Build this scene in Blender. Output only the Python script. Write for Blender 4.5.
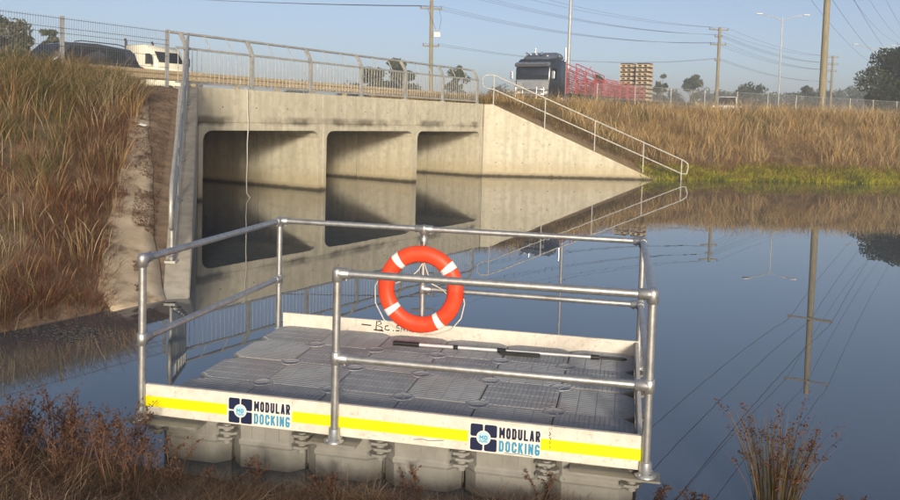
import bpy, bmesh, math, random
import numpy as np
from mathutils import Vector, Matrix

for o in list(bpy.data.objects):
    bpy.data.objects.remove(o, do_unlink=True)
SC = bpy.context.scene
COL = SC.collection
random.seed(7)
RNG = np.random.default_rng(11)
R = math.radians

# ------------------------------------------------------------------ camera
CAM_F, CAM_CY, PITCH, ROLL, CAM_Z = 826.496, 166.170, 0.05759, 0.02834, 2.2185
cp, sp, cr, sr = math.cos(PITCH), math.sin(PITCH), math.cos(ROLL), math.sin(ROLL)
FW = Vector((0, cp, -sp))
UP0 = Vector((0, sp, cp))
RT0 = Vector((1, 0, 0))
RT = cr * RT0 + sr * UP0
UPV = -sr * RT0 + cr * UP0
cam_data = bpy.data.cameras.new('camera')
cam = bpy.data.objects.new('camera', cam_data)
COL.objects.link(cam)
M = Matrix((RT, UPV, -FW)).transposed().to_4x4()
M.translation = (0, 0, CAM_Z)
cam.matrix_world = M
cam_data.sensor_fit = 'HORIZONTAL'
cam_data.sensor_width = 36.0
cam_data.lens = CAM_F / 900 * 36
cam_data.shift_y = -(250 - CAM_CY) / 900
cam_data.clip_start = 0.05
cam_data.clip_end = 5000
SC.camera = cam

# ------------------------------------------------------------------ sky, sun, exposure
SUN_EL = R(12.2)
SUN_AZ = math.atan2(0.10, -0.995)          # from +Y towards +X
world = bpy.data.worlds.new('World')
SC.world = world
world.use_nodes = True
nt = world.node_tree
nt.nodes.clear()
sky = nt.nodes.new('ShaderNodeTexSky')
sky.sky_type = 'NISHITA'
sky.sun_disc = False
sky.sun_elevation = SUN_EL
sky.sun_rotation = SUN_AZ
sky.altitude = 50
sky.air_density = 0.48
sky.dust_density = 2.2
sky.ozone_density = 0.0
bg = nt.nodes.new('ShaderNodeBackground')
bg.inputs['Strength'].default_value = 0.130
wo = nt.nodes.new('ShaderNodeOutputWorld')
nt.links.new(sky.outputs[0], bg.inputs[0])
nt.links.new(bg.outputs[0], wo.inputs[0])

to_sun = Vector((math.sin(SUN_AZ) * math.cos(SUN_EL), math.cos(SUN_AZ) * math.cos(SUN_EL), math.sin(SUN_EL)))
sl = bpy.data.lights.new('sun', 'SUN')
sl.energy = 3.05
sl.angle = R(7.0)
sl.color = (1.0, 0.92, 0.76)
so = bpy.data.objects.new('sun', sl)
COL.objects.link(so)
so.rotation_euler = (-to_sun).to_track_quat('-Z', 'Y').to_euler()
so.location = to_sun * 60

SC.view_settings.view_transform = 'Standard'
SC.view_settings.look = 'None'
SC.view_settings.exposure = 0.46
SC.view_settings.gamma = 1.0
SC.view_settings.use_curve_mapping = False
SC.cycles.max_bounces = 6
SC.cycles.diffuse_bounces = 3
SC.cycles.glossy_bounces = 3
SC.cycles.transmission_bounces = 4
SC.cycles.transparent_max_bounces = 6
SC.cycles.volume_bounces = 0
SC.cycles.caustics_reflective = False
SC.cycles.caustics_refractive = False

# ------------------------------------------------------------------ materials
def mat(name, c1, c2=None, scale=6.0, rough=0.7, metal=0.0, bump=0.0, bump_scale=None, lo=0.35, hi=0.65,
        detail=6.0, coord='pos', spec=0.4, c3=None, scale3=1.0, lo3=.5, hi3=.65, stretch=None):
    m = bpy.data.materials.new(name)
    m.use_nodes = True
    t = m.node_tree
    b = t.nodes['Principled BSDF']
    b.inputs['Roughness'].default_value = rough
    b.inputs['Metallic'].default_value = metal
    b.inputs['Specular IOR Level'].default_value = spec
    if coord == 'pos':
        src = t.nodes.new('ShaderNodeNewGeometry').outputs['Position']
    else:
        src = t.nodes.new('ShaderNodeTexCoord').outputs['Object']
    if stretch:
        mp = t.nodes.new('ShaderNodeMapping')
        mp.inputs['Scale'].default_value = stretch
        t.links.new(src, mp.inputs['Vector'])
        src = mp.outputs[0]
    col = None
    if c2 is None:
        b.inputs['Base Color'].default_value = (*c1, 1)
    else:
        n = t.nodes.new('ShaderNodeTexNoise')
        n.inputs['Scale'].default_value = scale
        n.inputs['Detail'].default_value = detail
        n.inputs['Roughness'].default_value = 0.62
        t.links.new(src, n.inputs['Vector'])
        r = t.nodes.new('ShaderNodeValToRGB')
        r.color_ramp.elements[0].position = lo
        r.color_ramp.elements[1].position = hi
        r.color_ramp.elements[0].color = (*c1, 1)
        r.color_ramp.elements[1].color = (*c2, 1)
        t.links.new(n.outputs['Fac'], r.inputs[0])
        col = r.outputs[0]
        if c3 is not None:
            n3 = t.nodes.new('ShaderNodeTexNoise')
            n3.inputs['Scale'].default_value = scale3
            n3.inputs['Detail'].default_value = 5
            t.links.new(src, n3.inputs['Vector'])
            r3 = t.nodes.new('ShaderNodeValToRGB')
            r3.color_ramp.elements[0].position = lo3
            r3.color_ramp.elements[1].position = hi3
            t.links.new(n3.outputs['Fac'], r3.inputs[0])
            mx = t.nodes.new('ShaderNodeMix')
            mx.data_type = 'RGBA'
            t.links.new(r3.outputs[0], mx.inputs[0])
            t.links.new(col, mx.inputs[6])
            mx.inputs[7].default_value = (*c3, 1)
            col = mx.outputs[2]
        t.links.new(col, b.inputs['Base Color'])
    if bump:
        n2 = t.nodes.new('ShaderNodeTexNoise')
        n2.inputs['Scale'].default_value = bump_scale or scale * 4
        n2.inputs['Detail'].default_value = 5
        t.links.new(src, n2.inputs['Vector'])
        bp = t.nodes.new('ShaderNodeBump')
        bp.inputs['Strength'].default_value = bump
        bp.inputs['Distance'].default_value = 0.02
        t.links.new(n2.outputs['Fac'], bp.inputs['Height'])
        t.links.new(bp.outputs[0], b.inputs['Normal'])
    return m


def veg_mat(name, transl=0.35):
    m = bpy.data.materials.new(name)
    m.use_nodes = True
    t = m.node_tree
    t.nodes.clear()
    a = t.nodes.new('ShaderNodeAttribute')
    a.attribute_name = 'tint'
    d = t.nodes.new('ShaderNodeBsdfDiffuse')
    tr = t.nodes.new('ShaderNodeBsdfTranslucent')
    mx = t.nodes.new('ShaderNodeMixShader')
    mx.inputs[0].default_value = transl
    out = t.nodes.new('ShaderNodeOutputMaterial')
    t.links.new(a.outputs['Color'], d.inputs[0])
    t.links.new(a.outputs['Color'], tr.inputs[0])
    t.links.new(d.outputs[0], mx.inputs[1])
    t.links.new(tr.outputs[0], mx.inputs[2])
    t.links.new(mx.outputs[0], out.inputs[0])
    return m


def water_mat():
    m = bpy.data.materials.new('pond water')
    m.use_nodes = True
    t = m.node_tree
    b = t.nodes['Principled BSDF']
    b.inputs['Base Color'].default_value = (0.052, 0.068, 0.084, 1)
    b.inputs['Roughness'].default_value = 0.0
    b.inputs['IOR'].default_value = 2.35
    b.inputs['Specular IOR Level'].default_value = 0.5
    g = t.nodes.new('ShaderNodeNewGeometry')
    n = t.nodes.new('ShaderNodeTexNoise')
    n.inputs['Scale'].default_value = 1.1
    n.inputs['Detail'].default_value = 3
    t.links.new(g.outputs['Position'], n.inputs['Vector'])
    n2 = t.nodes.new('ShaderNodeTexNoise')
    n2.inputs['Scale'].default_value = 0.12
    t.links.new(g.outputs['Position'], n2.inputs['Vector'])
    mu = t.nodes.new('ShaderNodeMath')
    mu.operation = 'MULTIPLY'
    t.links.new(n.outputs['Fac'], mu.inputs[0])
    t.links.new(n2.outputs['Fac'], mu.inputs[1])
    bp = t.nodes.new('ShaderNodeBump')
    bp.inputs['Strength'].default_value = 0.045
    bp.inputs['Distance'].default_value = 0.02
    t.links.new(mu.outputs[0], bp.inputs['Height'])
    t.links.new(bp.outputs[0], b.inputs['Normal'])
    return m


def concrete_mat(name, base1, base2, band=True, zstain=(1.95, 2.2)):
    """Weathered concrete: mottled, streaked, a water-line band of algae and a dark stain run along the wall."""
    m = mat(name, base1, base2, scale=1.6, rough=0.88, bump=0.35, bump_scale=26, lo=0.3, hi=0.7, spec=0.2, detail=10,
            c3=tuple(.88 * x for x in base1), scale3=6, lo3=.48, hi3=.74)
    t = m.node_tree
    b = t.nodes['Principled BSDF']
    col = b.inputs['Base Color'].links[0].from_socket
    g = t.nodes.new('ShaderNodeNewGeometry')
    sx = t.nodes.new('ShaderNodeSeparateXYZ')
    t.links.new(g.outputs['Position'], sx.inputs[0])
    # vertical streaks
    mp = t.nodes.new('ShaderNodeMapping')
    mp.inputs['Scale'].default_value = (3.2, 3.2, 0.22)
    t.links.new(g.outputs['Position'], mp.inputs[0])
    n = t.nodes.new('ShaderNodeTexNoise')
    n.inputs['Scale'].default_value = 1.6
    n.inputs['Detail'].default_value = 7
    t.links.new(mp.outputs[0], n.inputs[0])
    r = t.nodes.new('ShaderNodeValToRGB')
    r.color_ramp.elements[0].position = 0.42
    r.color_ramp.elements[1].position = 0.68
    r.color_ramp.elements[0].color = (0, 0, 0, 1)
    r.color_ramp.elements[1].color = (.55, .55, .55, 1)
    t.links.new(n.outputs[0], r.inputs[0])

    def mixin(fac, colour, prev):
        mx = t.nodes.new('ShaderNodeMix')
        mx.data_type = 'RGBA'
        t.links.new(fac, mx.inputs[0])
        t.links.new(prev, mx.inputs[6])
        mx.inputs[7].default_value = (*colour, 1)
        return mx.outputs[2]

    def zramp(pts, wobble=0.0):
        z = sx.outputs['Z']
        if wobble:
            ad = t.nodes.new('ShaderNodeMath')
            ad.operation = 'MULTIPLY_ADD'
            t.links.new(n.outputs[0], ad.inputs[0])
            ad.inputs[1].default_value = wobble
            t.links.new(z, ad.inputs[2])
            z = ad.outputs[0]
        mr = t.nodes.new('ShaderNodeMapRange')
        mr.inputs['From Min'].default_value = 0
        mr.inputs['From Max'].default_value = 3.0
        t.links.new(z, mr.inputs['Value'])
        rr = t.nodes.new('ShaderNodeValToRGB')
        els = rr.color_ramp.elements
        while len(els) < len(pts):
            els.new(0.5)
        for e, (p, v) in zip(els, pts):
            e.position = p / 3.0
            e.color = (v, v, v, 1)
        t.links.new(mr.outputs[0], rr.inputs[0])
        return rr.outputs[0]

    def mul(a, bb):
        mm = t.nodes.new('ShaderNodeMath')
        mm.operation = 'MULTIPLY'
        t.links.new(a, mm.inputs[0])
        t.links.new(bb, mm.inputs[1])
        return mm.outputs[0]
    col = mixin(r.outputs[0], tuple(0.70 * x for x in base1), col)
    if band:
        # warm silt stain below about 0.6 m, dark wet line at the water
        col = mixin(zramp([(0.0, .55), (0.42, .42), (0.72, .10), (1.1, 0)], 0.2), (0.38, 0.29, 0.14), col)
        col = mixin(zramp([(0.0, .95), (0.09, .85), (0.14, .3), (0.24, 0)], 0.10), (0.035, 0.028, 0.016), col)
        # blotchy dark run above the openings
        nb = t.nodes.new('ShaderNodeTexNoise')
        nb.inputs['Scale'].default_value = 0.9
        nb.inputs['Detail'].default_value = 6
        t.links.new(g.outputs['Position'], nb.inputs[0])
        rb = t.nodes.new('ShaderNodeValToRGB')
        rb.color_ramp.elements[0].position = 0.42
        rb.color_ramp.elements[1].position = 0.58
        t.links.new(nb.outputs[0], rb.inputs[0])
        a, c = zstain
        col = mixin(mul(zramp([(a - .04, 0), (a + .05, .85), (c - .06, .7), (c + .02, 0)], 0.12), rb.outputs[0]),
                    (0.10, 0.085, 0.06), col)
    t.links.new(col, b.inputs['Base Color'])
    return m


MAT = {}
MAT['galv'] = mat('galvanised steel', (.36, .37, .38), (.50, .50, .50), scale=22, rough=.42, metal=.75, bump=.05, bump_scale=90,
                  c3=(.33, .31, .28), scale3=7, lo3=.55, hi3=.75)
MAT['galv_old'] = mat('weathered galvanised steel', (.36, .36, .34), (.50, .49, .46), scale=6, rough=.55, metal=.45)
MAT['white_rail'] = mat('pale galvanised steel', (.40, .39, .355), (.50, .485, .45), scale=9, rough=.5)
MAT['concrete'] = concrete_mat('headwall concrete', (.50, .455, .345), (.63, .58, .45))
MAT['concrete_plain'] = concrete_mat('wing wall concrete', (.50, .46, .36), (.62, .58, .46), band=True, zstain=(2.9, 2.98))
MAT['chute'] = mat('worn chute concrete', (.43, .335, .225), (.60, .49, .355), scale=3.0, rough=.9, bump=.3, bump_scale=25,
                   c3=(.16, .10, .06), scale3=2.6, lo3=.52, hi3=.66, detail=9)
MAT['soil'] = mat('soil and leaf litter', (.15, .10, .065), (.30, .21, .135), scale=4, rough=.95, bump=.6, bump_scale=30, detail=9)
MAT['mud'] = mat('bank mud', (.085, .058, .040), (.16, .108, .068), scale=5, rough=.9, bump=.7, bump_scale=22, detail=9)
MAT['drysoil'] = mat('dry grassy ground', (.17, .115, .06), (.28, .20, .11), scale=1.5, rough=.95)
MAT['asphalt'] = mat('asphalt', (.045, .045, .045), (.065, .063, .06), scale=30, rough=.9, bump=.2)
MAT['paint'] = mat('road paint', (.7, .7, .68), (.8, .8, .78), scale=8, rough=.7)
MAT['water'] = water_mat()
MAT['veg'] = veg_mat('dry grass and weeds', .35)
MAT['leaf'] = veg_mat('tree leaves', .25)
MAT['bark'] = mat('bark', (.10, .075, .055), (.19, .15, .11), scale=5, rough=.9, bump=.5)
MAT['wood_pole'] = mat('weathered pole timber', (.17, .145, .085), (.28, .24, .155), scale=3, rough=.85, stretch=(6, 6, .5))
MAT['tread'] = mat('grey plastic deck', (.305, .315, .33), (.39, .40, .415), scale=7, rough=.82, bump=.12, bump_scale=60, spec=.2,
                   c3=(.32, .265, .25), scale3=1.05, lo3=.56, hi3=.80, detail=8)
MAT['float'] = mat('grey plastic float', (.215, .205, .18), (.28, .268, .24), scale=6, rough=.6, bump=.1, bump_scale=40,
                   c3=(.13, .115, .085), scale3=3.0, lo3=.58, hi3=.80)
MAT['board'] = mat('off white plastic board', (.60, .545, .47), (.72, .665, .59), scale=14, rough=.6, bump=.1, bump_scale=60,
                   c3=(.50, .44, .37), scale3=40, lo3=.60, hi3=.70)
MAT['yellow'] = mat('yellow tape', (.86, .74, .0), (.92, .82, .01), scale=10, rough=.4)
MAT['sticker'] = mat('white vinyl', (.68, .64, .58), (.74, .70, .64), scale=12, rough=.45)
MAT['navy'] = mat('navy vinyl', (.012, .018, .055), rough=.4)
MAT['teal'] = mat('teal vinyl', (.045, .27, .44), rough=.4)
MAT['paleblue'] = mat('pale blue vinyl', (.42, .62, .72), rough=.4)
MAT['orange'] = mat('orange buoy plastic', (.78, .055, .016), (.86, .075, .020), scale=7, rough=.45, bump=.06, bump_scale=30, c3=(.62, .085, .04), scale3=14, lo3=.60, hi3=.74)
MAT['white_tape'] = mat('white reflective band', (.78, .77, .74), (.84, .83, .80), scale=20, rough=.45)
MAT['rope'] = mat('pale rope', (.55, .52, .46), (.70, .67, .60), scale=60, rough=.9)
MAT['black'] = mat('black plastic', (.012, .012, .012), (.022, .022, .022), scale=20, rough=.5)
MAT['ink'] = mat('black marker', (.02, .014, .01), rough=.7)
MAT['alu'] = mat('white pole', (.72, .73, .74), (.78, .78, .78), scale=8, rough=.35, metal=.2)
MAT['carblack'] = mat('black car paint', (.045, .052, .068), rough=.18, spec=.6)
MAT['carwhite'] = mat('white car paint', (.75, .75, .74), rough=.3, spec=.5)
MAT['cargrey'] = mat('grey car paint', (.30, .31, .33), rough=.3, spec=.5)
MAT['glass'] = mat('vehicle glass', (.006, .008, .010), rough=.04, spec=.8)
MAT['tyre'] = mat('tyre rubber', (.02, .02, .02), rough=.85)
MAT['chrome'] = mat('chrome', (.65, .66, .68), rough=.22, metal=.9)
MAT['cream'] = mat('cream truck paint', (.78, .74, .60), rough=.35)
MAT['truckdark'] = mat('dark blue grey truck paint', (.022, .028, .040), rough=.2, spec=.6)
MAT['lamp'] = mat('lamp lens', (.65, .63, .58), rough=.2)
MAT['redlamp'] = mat('red lens', (.4, .02, .01), rough=.3)
MAT['red'] = mat('red painted steel', (.42, .075, .08), (.50, .12, .115), scale=3, rough=.5)
MAT['pallet'] = mat('pallet timber', (.42, .34, .23), (.58, .49, .36), scale=3, rough=.85)
MAT['brown'] = mat('dark load', (.045, .028, .018), (.08, .05, .03), scale=3, rough=.8)
MAT['beam'] = mat('tan guard rail', (.36, .28, .17), (.46, .37, .24), scale=1.2, rough=.6)
MAT['wire'] = mat('dark cable', (.03, .03, .035), rough=.6)
MAT['porcelain'] = mat('brown insulator', (.12, .07, .05), rough=.3)
MAT['steel_grey'] = mat('grey street light steel', (.33, .34, .35), (.42, .42, .42), scale=2, rough=.5, metal=.3)
MAT['paper'] = mat('white paper', (.8, .8, .78), rough=.8)
MAT['weed_mat'] = mat('floating weed', (.10, .10, .085), (.22, .21, .18), scale=20, rough=.7)


# ------------------------------------------------------------------ mesh helpers
class MB:
    def __init__(s):
        s.v, s.f, s.sm, s.mi = [], [], [], []

    def add(s, vs, fs, smooth=False, mi=0):
        k = len(s.v)
        s.v += [tuple(p) for p in vs]
        for f in fs:
            s.f.append([i + k for i in f])
            s.sm.append(smooth)
            s.mi.append(mi)
        return s

    def box(s, c, size, X=None, rz=0.0, mi=0):
        hx, hy, hz = size[0] / 2, size[1] / 2, size[2] / 2
        pts = [Vector((x, y, z)) for z in (-hz, hz) for (x, y) in ((-hx, -hy), (hx, -hy), (hx, hy), (-hx, hy))]
        if rz:
            Rm = Matrix.Rotation(rz, 3, 'Z')
            pts = [Rm @ q for q in pts]
        if X is not None:
            pts = [X @ q for q in pts]
        pts = [q + Vector(c) for q in pts]
        return s.add(pts, [(3, 2, 1, 0), (4, 5, 6, 7), (0, 1, 5, 4), (1, 2, 6, 5), (2, 3, 7, 6), (3, 0, 4, 7)], mi=mi)

    def bar(s, a, b, w, h, up=(0, 0, 1), mi=0):
        a, b = Vector(a), Vector(b)
        d = (b - a).normalized()
        u = Vector(up)
        x = d.cross(u)
        if x.length < 1e-6:
            x = d.cross(Vector((1, 0, 0)))
        x.normalize()
        u = x.cross(d).normalized()
        pts = []
        for q in (a, b):
            pts += [q - x * w / 2 - u * h / 2, q + x * w / 2 - u * h / 2, q + x * w / 2 + u * h / 2, q - x * w / 2 + u * h / 2]
        return s.add(pts, [(3, 2, 1, 0), (4, 5, 6, 7), (0, 1, 5, 4), (1, 2, 6, 5), (2, 3, 7, 6), (3, 0, 4, 7)], mi=mi)

    def tube(s, pts, r, seg=10, cap=True, closed=False, mi=0, smooth=True):
        P = [Vector(p) for p in pts]
        n = len(P)
        rs = r if isinstance(r, (list, tuple)) else [r] * n
        T = []
        for i in range(n):
            if closed:
                t = P[(i + 1) % n] - P[i - 1]
            else:
                t = P[min(i + 1, n - 1)] - P[max(i - 1, 0)]
            T.append(t.normalized())
        ref = Vector((0, 0, 1)) if abs(T[0].z) < .9 else Vector((1, 0, 0))
        x = T[0].cross(ref).normalized()
        vs = []
        for i in range(n):
            x = (x - T[i] * x.dot(T[i])).normalized()
            y = T[i].cross(x)
            for k in range(seg):
                a = 2 * math.pi * k / seg
                vs.append(P[i] + (x * math.cos(a) + y * math.sin(a)) * rs[i])
        fs = []
        m = n if closed else n - 1
        for i in range(m):
            j = (i + 1) % n
            for k in range(seg):
                l = (k + 1) % seg
                fs.append((i * seg + k, i * seg + l, j * seg + l, j * seg + k))
        s.add(vs, fs, smooth, mi)
        if cap and not closed:
            s.add(vs[:seg], [tuple(range(seg - 1, -1, -1))], False, mi)
            s.add(vs[-seg:], [tuple(range(seg))], False, mi)
        return s

    def prism(s, poly, z0, z1, fn=None, mi=0):
        n = len(poly)
        vs = [(x, y, z0) for x, y in poly] + [(x, y, z1) for x, y in poly]
        if fn:
            vs = [fn(*q) for q in vs]
        fs = [tuple(range(n - 1, -1, -1)), tuple(range(n, 2 * n))]
        fs += [(i, (i + 1) % n, n + (i + 1) % n, n + i) for i in range(n)]
        return s.add(vs, fs, mi=mi)

    def lathe(s, prof, seg=16, c=(0, 0, 0), mi=0, axis='z'):
        vs = []
        for r_, z in prof:
            for k in range(seg):
                a = 2 * math.pi * k / seg
                q = (r_ * math.cos(a), r_ * math.sin(a), z)
                if axis == 'y':
                    q = (q[0], q[2], q[1])
                if axis == 'x':
                    q = (q[2], q[0], q[1])
                vs.append((q[0] + c[0], q[1] + c[1], q[2] + c[2]))
        fs = []
        for i in range(len(prof) - 1):
            for k in range(seg):
                l = (k + 1) % seg
                fs.append((i * seg + k, i * seg + l, (i + 1) * seg + l, (i + 1) * seg + k))
        s.add(vs, fs, True, mi)
        s.add(vs[:seg], [tuple(range(seg - 1, -1, -1))], False, mi)
        s.add(vs[-seg:], [tuple(range(seg))], False, mi)
        return s

    def mesh(s, name, mats):
        me = bpy.data.meshes.new(name)
        me.from_pydata(s.v, [], s.f)
        if not isinstance(mats, (list, tuple)):
            mats = [mats]
        for m in mats:
            me.materials.append(m)
        me.polygons.foreach_set('use_smooth', s.sm)
        me.polygons.foreach_set('material_index', s.mi)
        me.update()
        return me

    def build(s, name, mats, parent=None, bevel=0.0, recalc=False):
        me = s.mesh(name, mats)
        if bevel or recalc:
            bm = bmesh.new()
            bm.from_mesh(me)
            bmesh.ops.remove_doubles(bm, verts=bm.verts, dist=1e-5)
            bmesh.ops.recalc_face_normals(bm, faces=bm.faces)
            if bevel:
                bmesh.ops.bevel(bm, geom=[e for e in bm.edges if len(e.link_faces) == 2 and e.calc_face_angle(0) > .5],
                                offset=bevel, segments=2, affect='EDGES', clamp_overlap=True)
            bm.to_mesh(me)
            bm.free()
        return put(name, me, parent)


def put(name, data, parent=None):
    o = bpy.data.objects.new(name, data)
    COL.objects.link(o)
    if parent is not None:
        o.parent = parent
    return o


def tag(o, label=None, cat=None, group=None, kind=None):
    if label:
        o['label'] = label
    if cat:
        o['category'] = cat
    if group:
        o['group'] = group
    if kind:
        o['kind'] = kind
    return o


def thing(name, label, cat, loc=(0, 0, 0), rz=0.0, group=None):
    o = put(name, None)
    o.empty_display_size = .2
    o.location = loc
    o.rotation_euler = (0, 0, rz)
    return tag(o, label, cat, group)


def copy_tree(o, parent=None):
    c = o.copy()
    COL.objects.link(c)
    c.parent = parent
    for ch in list(o.children):
        copy_tree(ch, c)
    return c


def pix(x, y):
    """viewing direction of a photograph pixel (900 x 500), used to find where things stand"""
    return FW + RT * ((x - 450) / CAM_F) - UPV * ((y - CAM_CY) / CAM_F)


def on_z(x, y, z=0.0):
    d = pix(x, y)
    t = (z - CAM_Z) / d.z
    return Vector((0, 0, CAM_Z)) + d * t


def at_y(x, y, Y):
    d = pix(x, y)
    return Vector((0, 0, CAM_Z)) + d * (Y / d.y)


def noise2(x, y, sc, seed=0):
    """smooth value noise in 0..1 for arrays"""
    r = np.random.default_rng(seed).random((64, 64))
    u, v = np.asarray(x) / sc, np.asarray(y) / sc
    i, j = np.floor(u).astype(int), np.floor(v).astype(int)
    a, b = u - i, v - j
    a, b = a * a * (3 - 2 * a), b * b * (3 - 2 * b)
    g = lambda p, q: r[p % 64, q % 64]
    return (g(i, j) * (1 - a) + g(i + 1, j) * a) * (1 - b) + (g(i, j + 1) * (1 - a) + g(i + 1, j + 1) * a) * b


def sstep(t):
    t = np.clip(t, 0, 1)
    return t * t * (3 - 2 * t)


def np_mesh(name, V, loops, starts, totals, tint=None, material=None, smooth=False):
    me = bpy.data.meshes.new(name)
    me.vertices.add(len(V))
    me.vertices.foreach_set('co', np.ascontiguousarray(V, dtype=np.float32).ravel())
    me.loops.add(len(loops))
    me.loops.foreach_set('vertex_index', np.ascontiguousarray(loops, dtype=np.int32))
    me.polygons.add(len(starts))
    me.polygons.foreach_set('loop_start', np.ascontiguousarray(starts, dtype=np.int32))
    me.polygons.foreach_set('loop_total', np.ascontiguousarray(totals, dtype=np.int32))
    if smooth:
        me.polygons.foreach_set('use_smooth', np.ones(len(starts), dtype=bool))
    me.update(calc_edges=True)
    if tint is not None:
        a = me.attributes.new('tint', 'FLOAT_COLOR', 'POINT')
        c4 = np.ones((len(V), 4), dtype=np.float32)
        c4[:, :3] = tint
        a.data.foreach_set('color', c4.ravel())
    if material:
        me.materials.append(material)
    return me


def grid_obj(name, P, material, kind='structure'):
    """P: (rows, cols, 3) heightfield sheet"""
    r, c, _ = P.shape
    idx = np.arange(r * c).reshape(r, c)
    q = np.stack([idx[:-1, :-1], idx[:-1, 1:], idx[1:, 1:], idx[1:, :-1]], -1).reshape(-1, 4)
    me = np_mesh(name, P.reshape(-1, 3), q.ravel(), np.arange(len(q)) * 4, np.full(len(q), 4), None, material, True)
    return tag(put(name, me), kind=kind)


def blades(base, height, width, lean, colour, prof, droop=0.0, face=None):
    """Grass blades as bent ribbons. base (N,3); lean (N,2) horizontal tip offset; prof: width factors from root to
    just below the tip (the tip is a point). Returns vertex, loop, start, total, colour arrays."""
    N = len(base)
    L = len(prof)
    t = np.linspace(0, 1, L + 1)
    ang = RNG.random(N) * np.pi if face is None else face
    wx, wy = np.cos(ang), np.sin(ang)
    V = np.zeros((N, 2 * L + 1, 3), np.float32)
    for k in range(L + 1):
        tk = t[k]
        cx = base[:, 0] + lean[:, 0] * tk ** 2
        cy_ = base[:, 1] + lean[:, 1] * tk ** 2
        cz = base[:, 2] + height * (tk - droop * tk ** 3)
        if k < L:
            w = width * prof[k] / 2
            V[:, 2 * k] = np.stack([cx - wx * w, cy_ - wy * w, cz], -1)
            V[:, 2 * k + 1] = np.stack([cx + wx * w, cy_ + wy * w, cz], -1)
        else:
            V[:, 2 * L] = np.stack([cx, cy_, cz], -1)
    nv = 2 * L + 1
    pat, tot = [], []
    for k in range(L - 1):
        pat += [2 * k, 2 * k + 1, 2 * k + 3, 2 * k + 2]
        tot.append(4)
    pat += [2 * L - 2, 2 * L - 1, 2 * L]
    tot.append(3)
    pat = np.array(pat)
    loops = (np.arange(N)[:, None] * nv + pat[None]).ravel()
    totals = np.tile(np.array(tot), N)
    C = np.repeat(colour[:, None, :], nv, 1)
    return V.reshape(-1, 3), loops, totals, C.reshape(-1, 3)


def join_blades(name, sets, material, parent=None):
    Vs, Ls, Ts, Cs, off = [], [], [], [], 0
    for V, l, t, c in sets:
        Vs.append(V)
        Ls.append(l + off)
        Ts.append(t)
        Cs.append(c)
        off += len(V)
    T = np.concatenate(Ts)
    st = np.concatenate([[0], np.cumsum(T)[:-1]])
    me = np_mesh(name, np.concatenate(Vs), np.concatenate(Ls), st, T, np.concatenate(Cs), material)
    return put(name, me, parent)


def pick(cols, w, N, jit=.18):
    cols = np.array(cols)
    k = RNG.choice(len(cols), N, p=np.array(w) / np.sum(w))
    return cols[k] * (1 + jit * RNG.standard_normal((N, 1))).clip(.5, 1.6)


# ------------------------------------------------------------------ the road frame: s along the headwall, n away from the pond
A0 = Vector((-6.2046, 20.5072, 0))
DV = Vector((0.529014, 0.848613, 0))
NV = Vector((-DV.y, DV.x, 0))
HW_TOP = 2.82
ROAD_Z = 2.75


def W(s, n, z=0.0):
    return A0 + DV * s + NV * n + Vector((0, 0, z))


def sn_of(x, y):
    rx, ry = x - A0.x, y - A0.y
    return rx * DV.x + ry * DV.y, rx * NV.x + ry * NV.y


ROAD_RZ = math.atan2(DV.y, DV.x)

# ------------------------------------------------------------------ setting: water, ground, road
m = MB()
m.add([(-300, -60, 0), (300, -60, 0), (300, 300, 0), (-300, 300, 0)], [(0, 1, 2, 3)])
tag(m.build('pond_water', MAT['water']), kind='structure')

# flat land behind the culvert, out to the horizon
m = MB()
m.add([W(-350, .22, ROAD_Z), W(450, .22, ROAD_Z), W(450, 420, ROAD_Z), W(-350, 420, ROAD_Z)], [(0, 1, 2, 3)])
tag(m.build('ground', MAT['drysoil']), kind='structure')
m = MB()
m.add([W(-340, 6.9, ROAD_Z + .03), W(440, 6.9, ROAD_Z + .03), W(440, 31, ROAD_Z + .03), W(-340, 31, ROAD_Z + .03)], [(0, 1, 2, 3)])
tag(m.build('road', MAT['asphalt']), kind='structure')
for n_ in (7.4, 18.6, 19.2, 30.4):
    m = MB()
    m.add([W(-200, n_, ROAD_Z + .036), W(400, n_, ROAD_Z + .036), W(400, n_ + .12, ROAD_Z + .036), W(-200, n_ + .12, ROAD_Z + .036)], [(0, 1, 2, 3)])
    tag(m.build('road_line', MAT['paint']), kind='structure')


def left_z(s, n):
    z = 2.77 * (n + 8.2) / 8.2
    z = np.where(n < -8.2, (n + 8.2) * .3, z)
    return np.minimum(z, 2.77)


def wing_s(n):
    return 0.881 * n - .10


# left embankment
nn = np.concatenate([np.linspace(-11, -8.2, 6), np.linspace(-8, .35, 40)])
q = np.linspace(0, 1, 90) ** 2.2
P = np.zeros((len(nn), 90, 3))
for i, n_ in enumerate(nn):
    s0 = wing_s(max(n_, -8.35)) - .28
    ss = s0 - q * 60
    z = left_z(ss, n_) + .10 * (noise2(ss, np.full(90, n_), .9, 3) - .5) * np.clip((s0 - ss - 1.9) / .8, 0, 1)
    P[i] = np.stack([A0.x + DV.x * ss + NV.x * n_, A0.y + DV.y * ss + NV.y * n_, z], -1)
grid_obj('bank_left', P, MAT['soil'])

# right bank
WR0, WRD = Vector((1.2545, 32.4727, 0)), Vector((0.99792, 0.06438, 0))
WRN = Vector((-WRD.y, WRD.x, 0))


def shore_right(x):
    return np.interp(x, [1.25, 8.2, 9.8, 14.5, 19, 40, 160], [32.4727, 32.92, 33.5, 34.2, 34.8, 38, 60])


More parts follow.
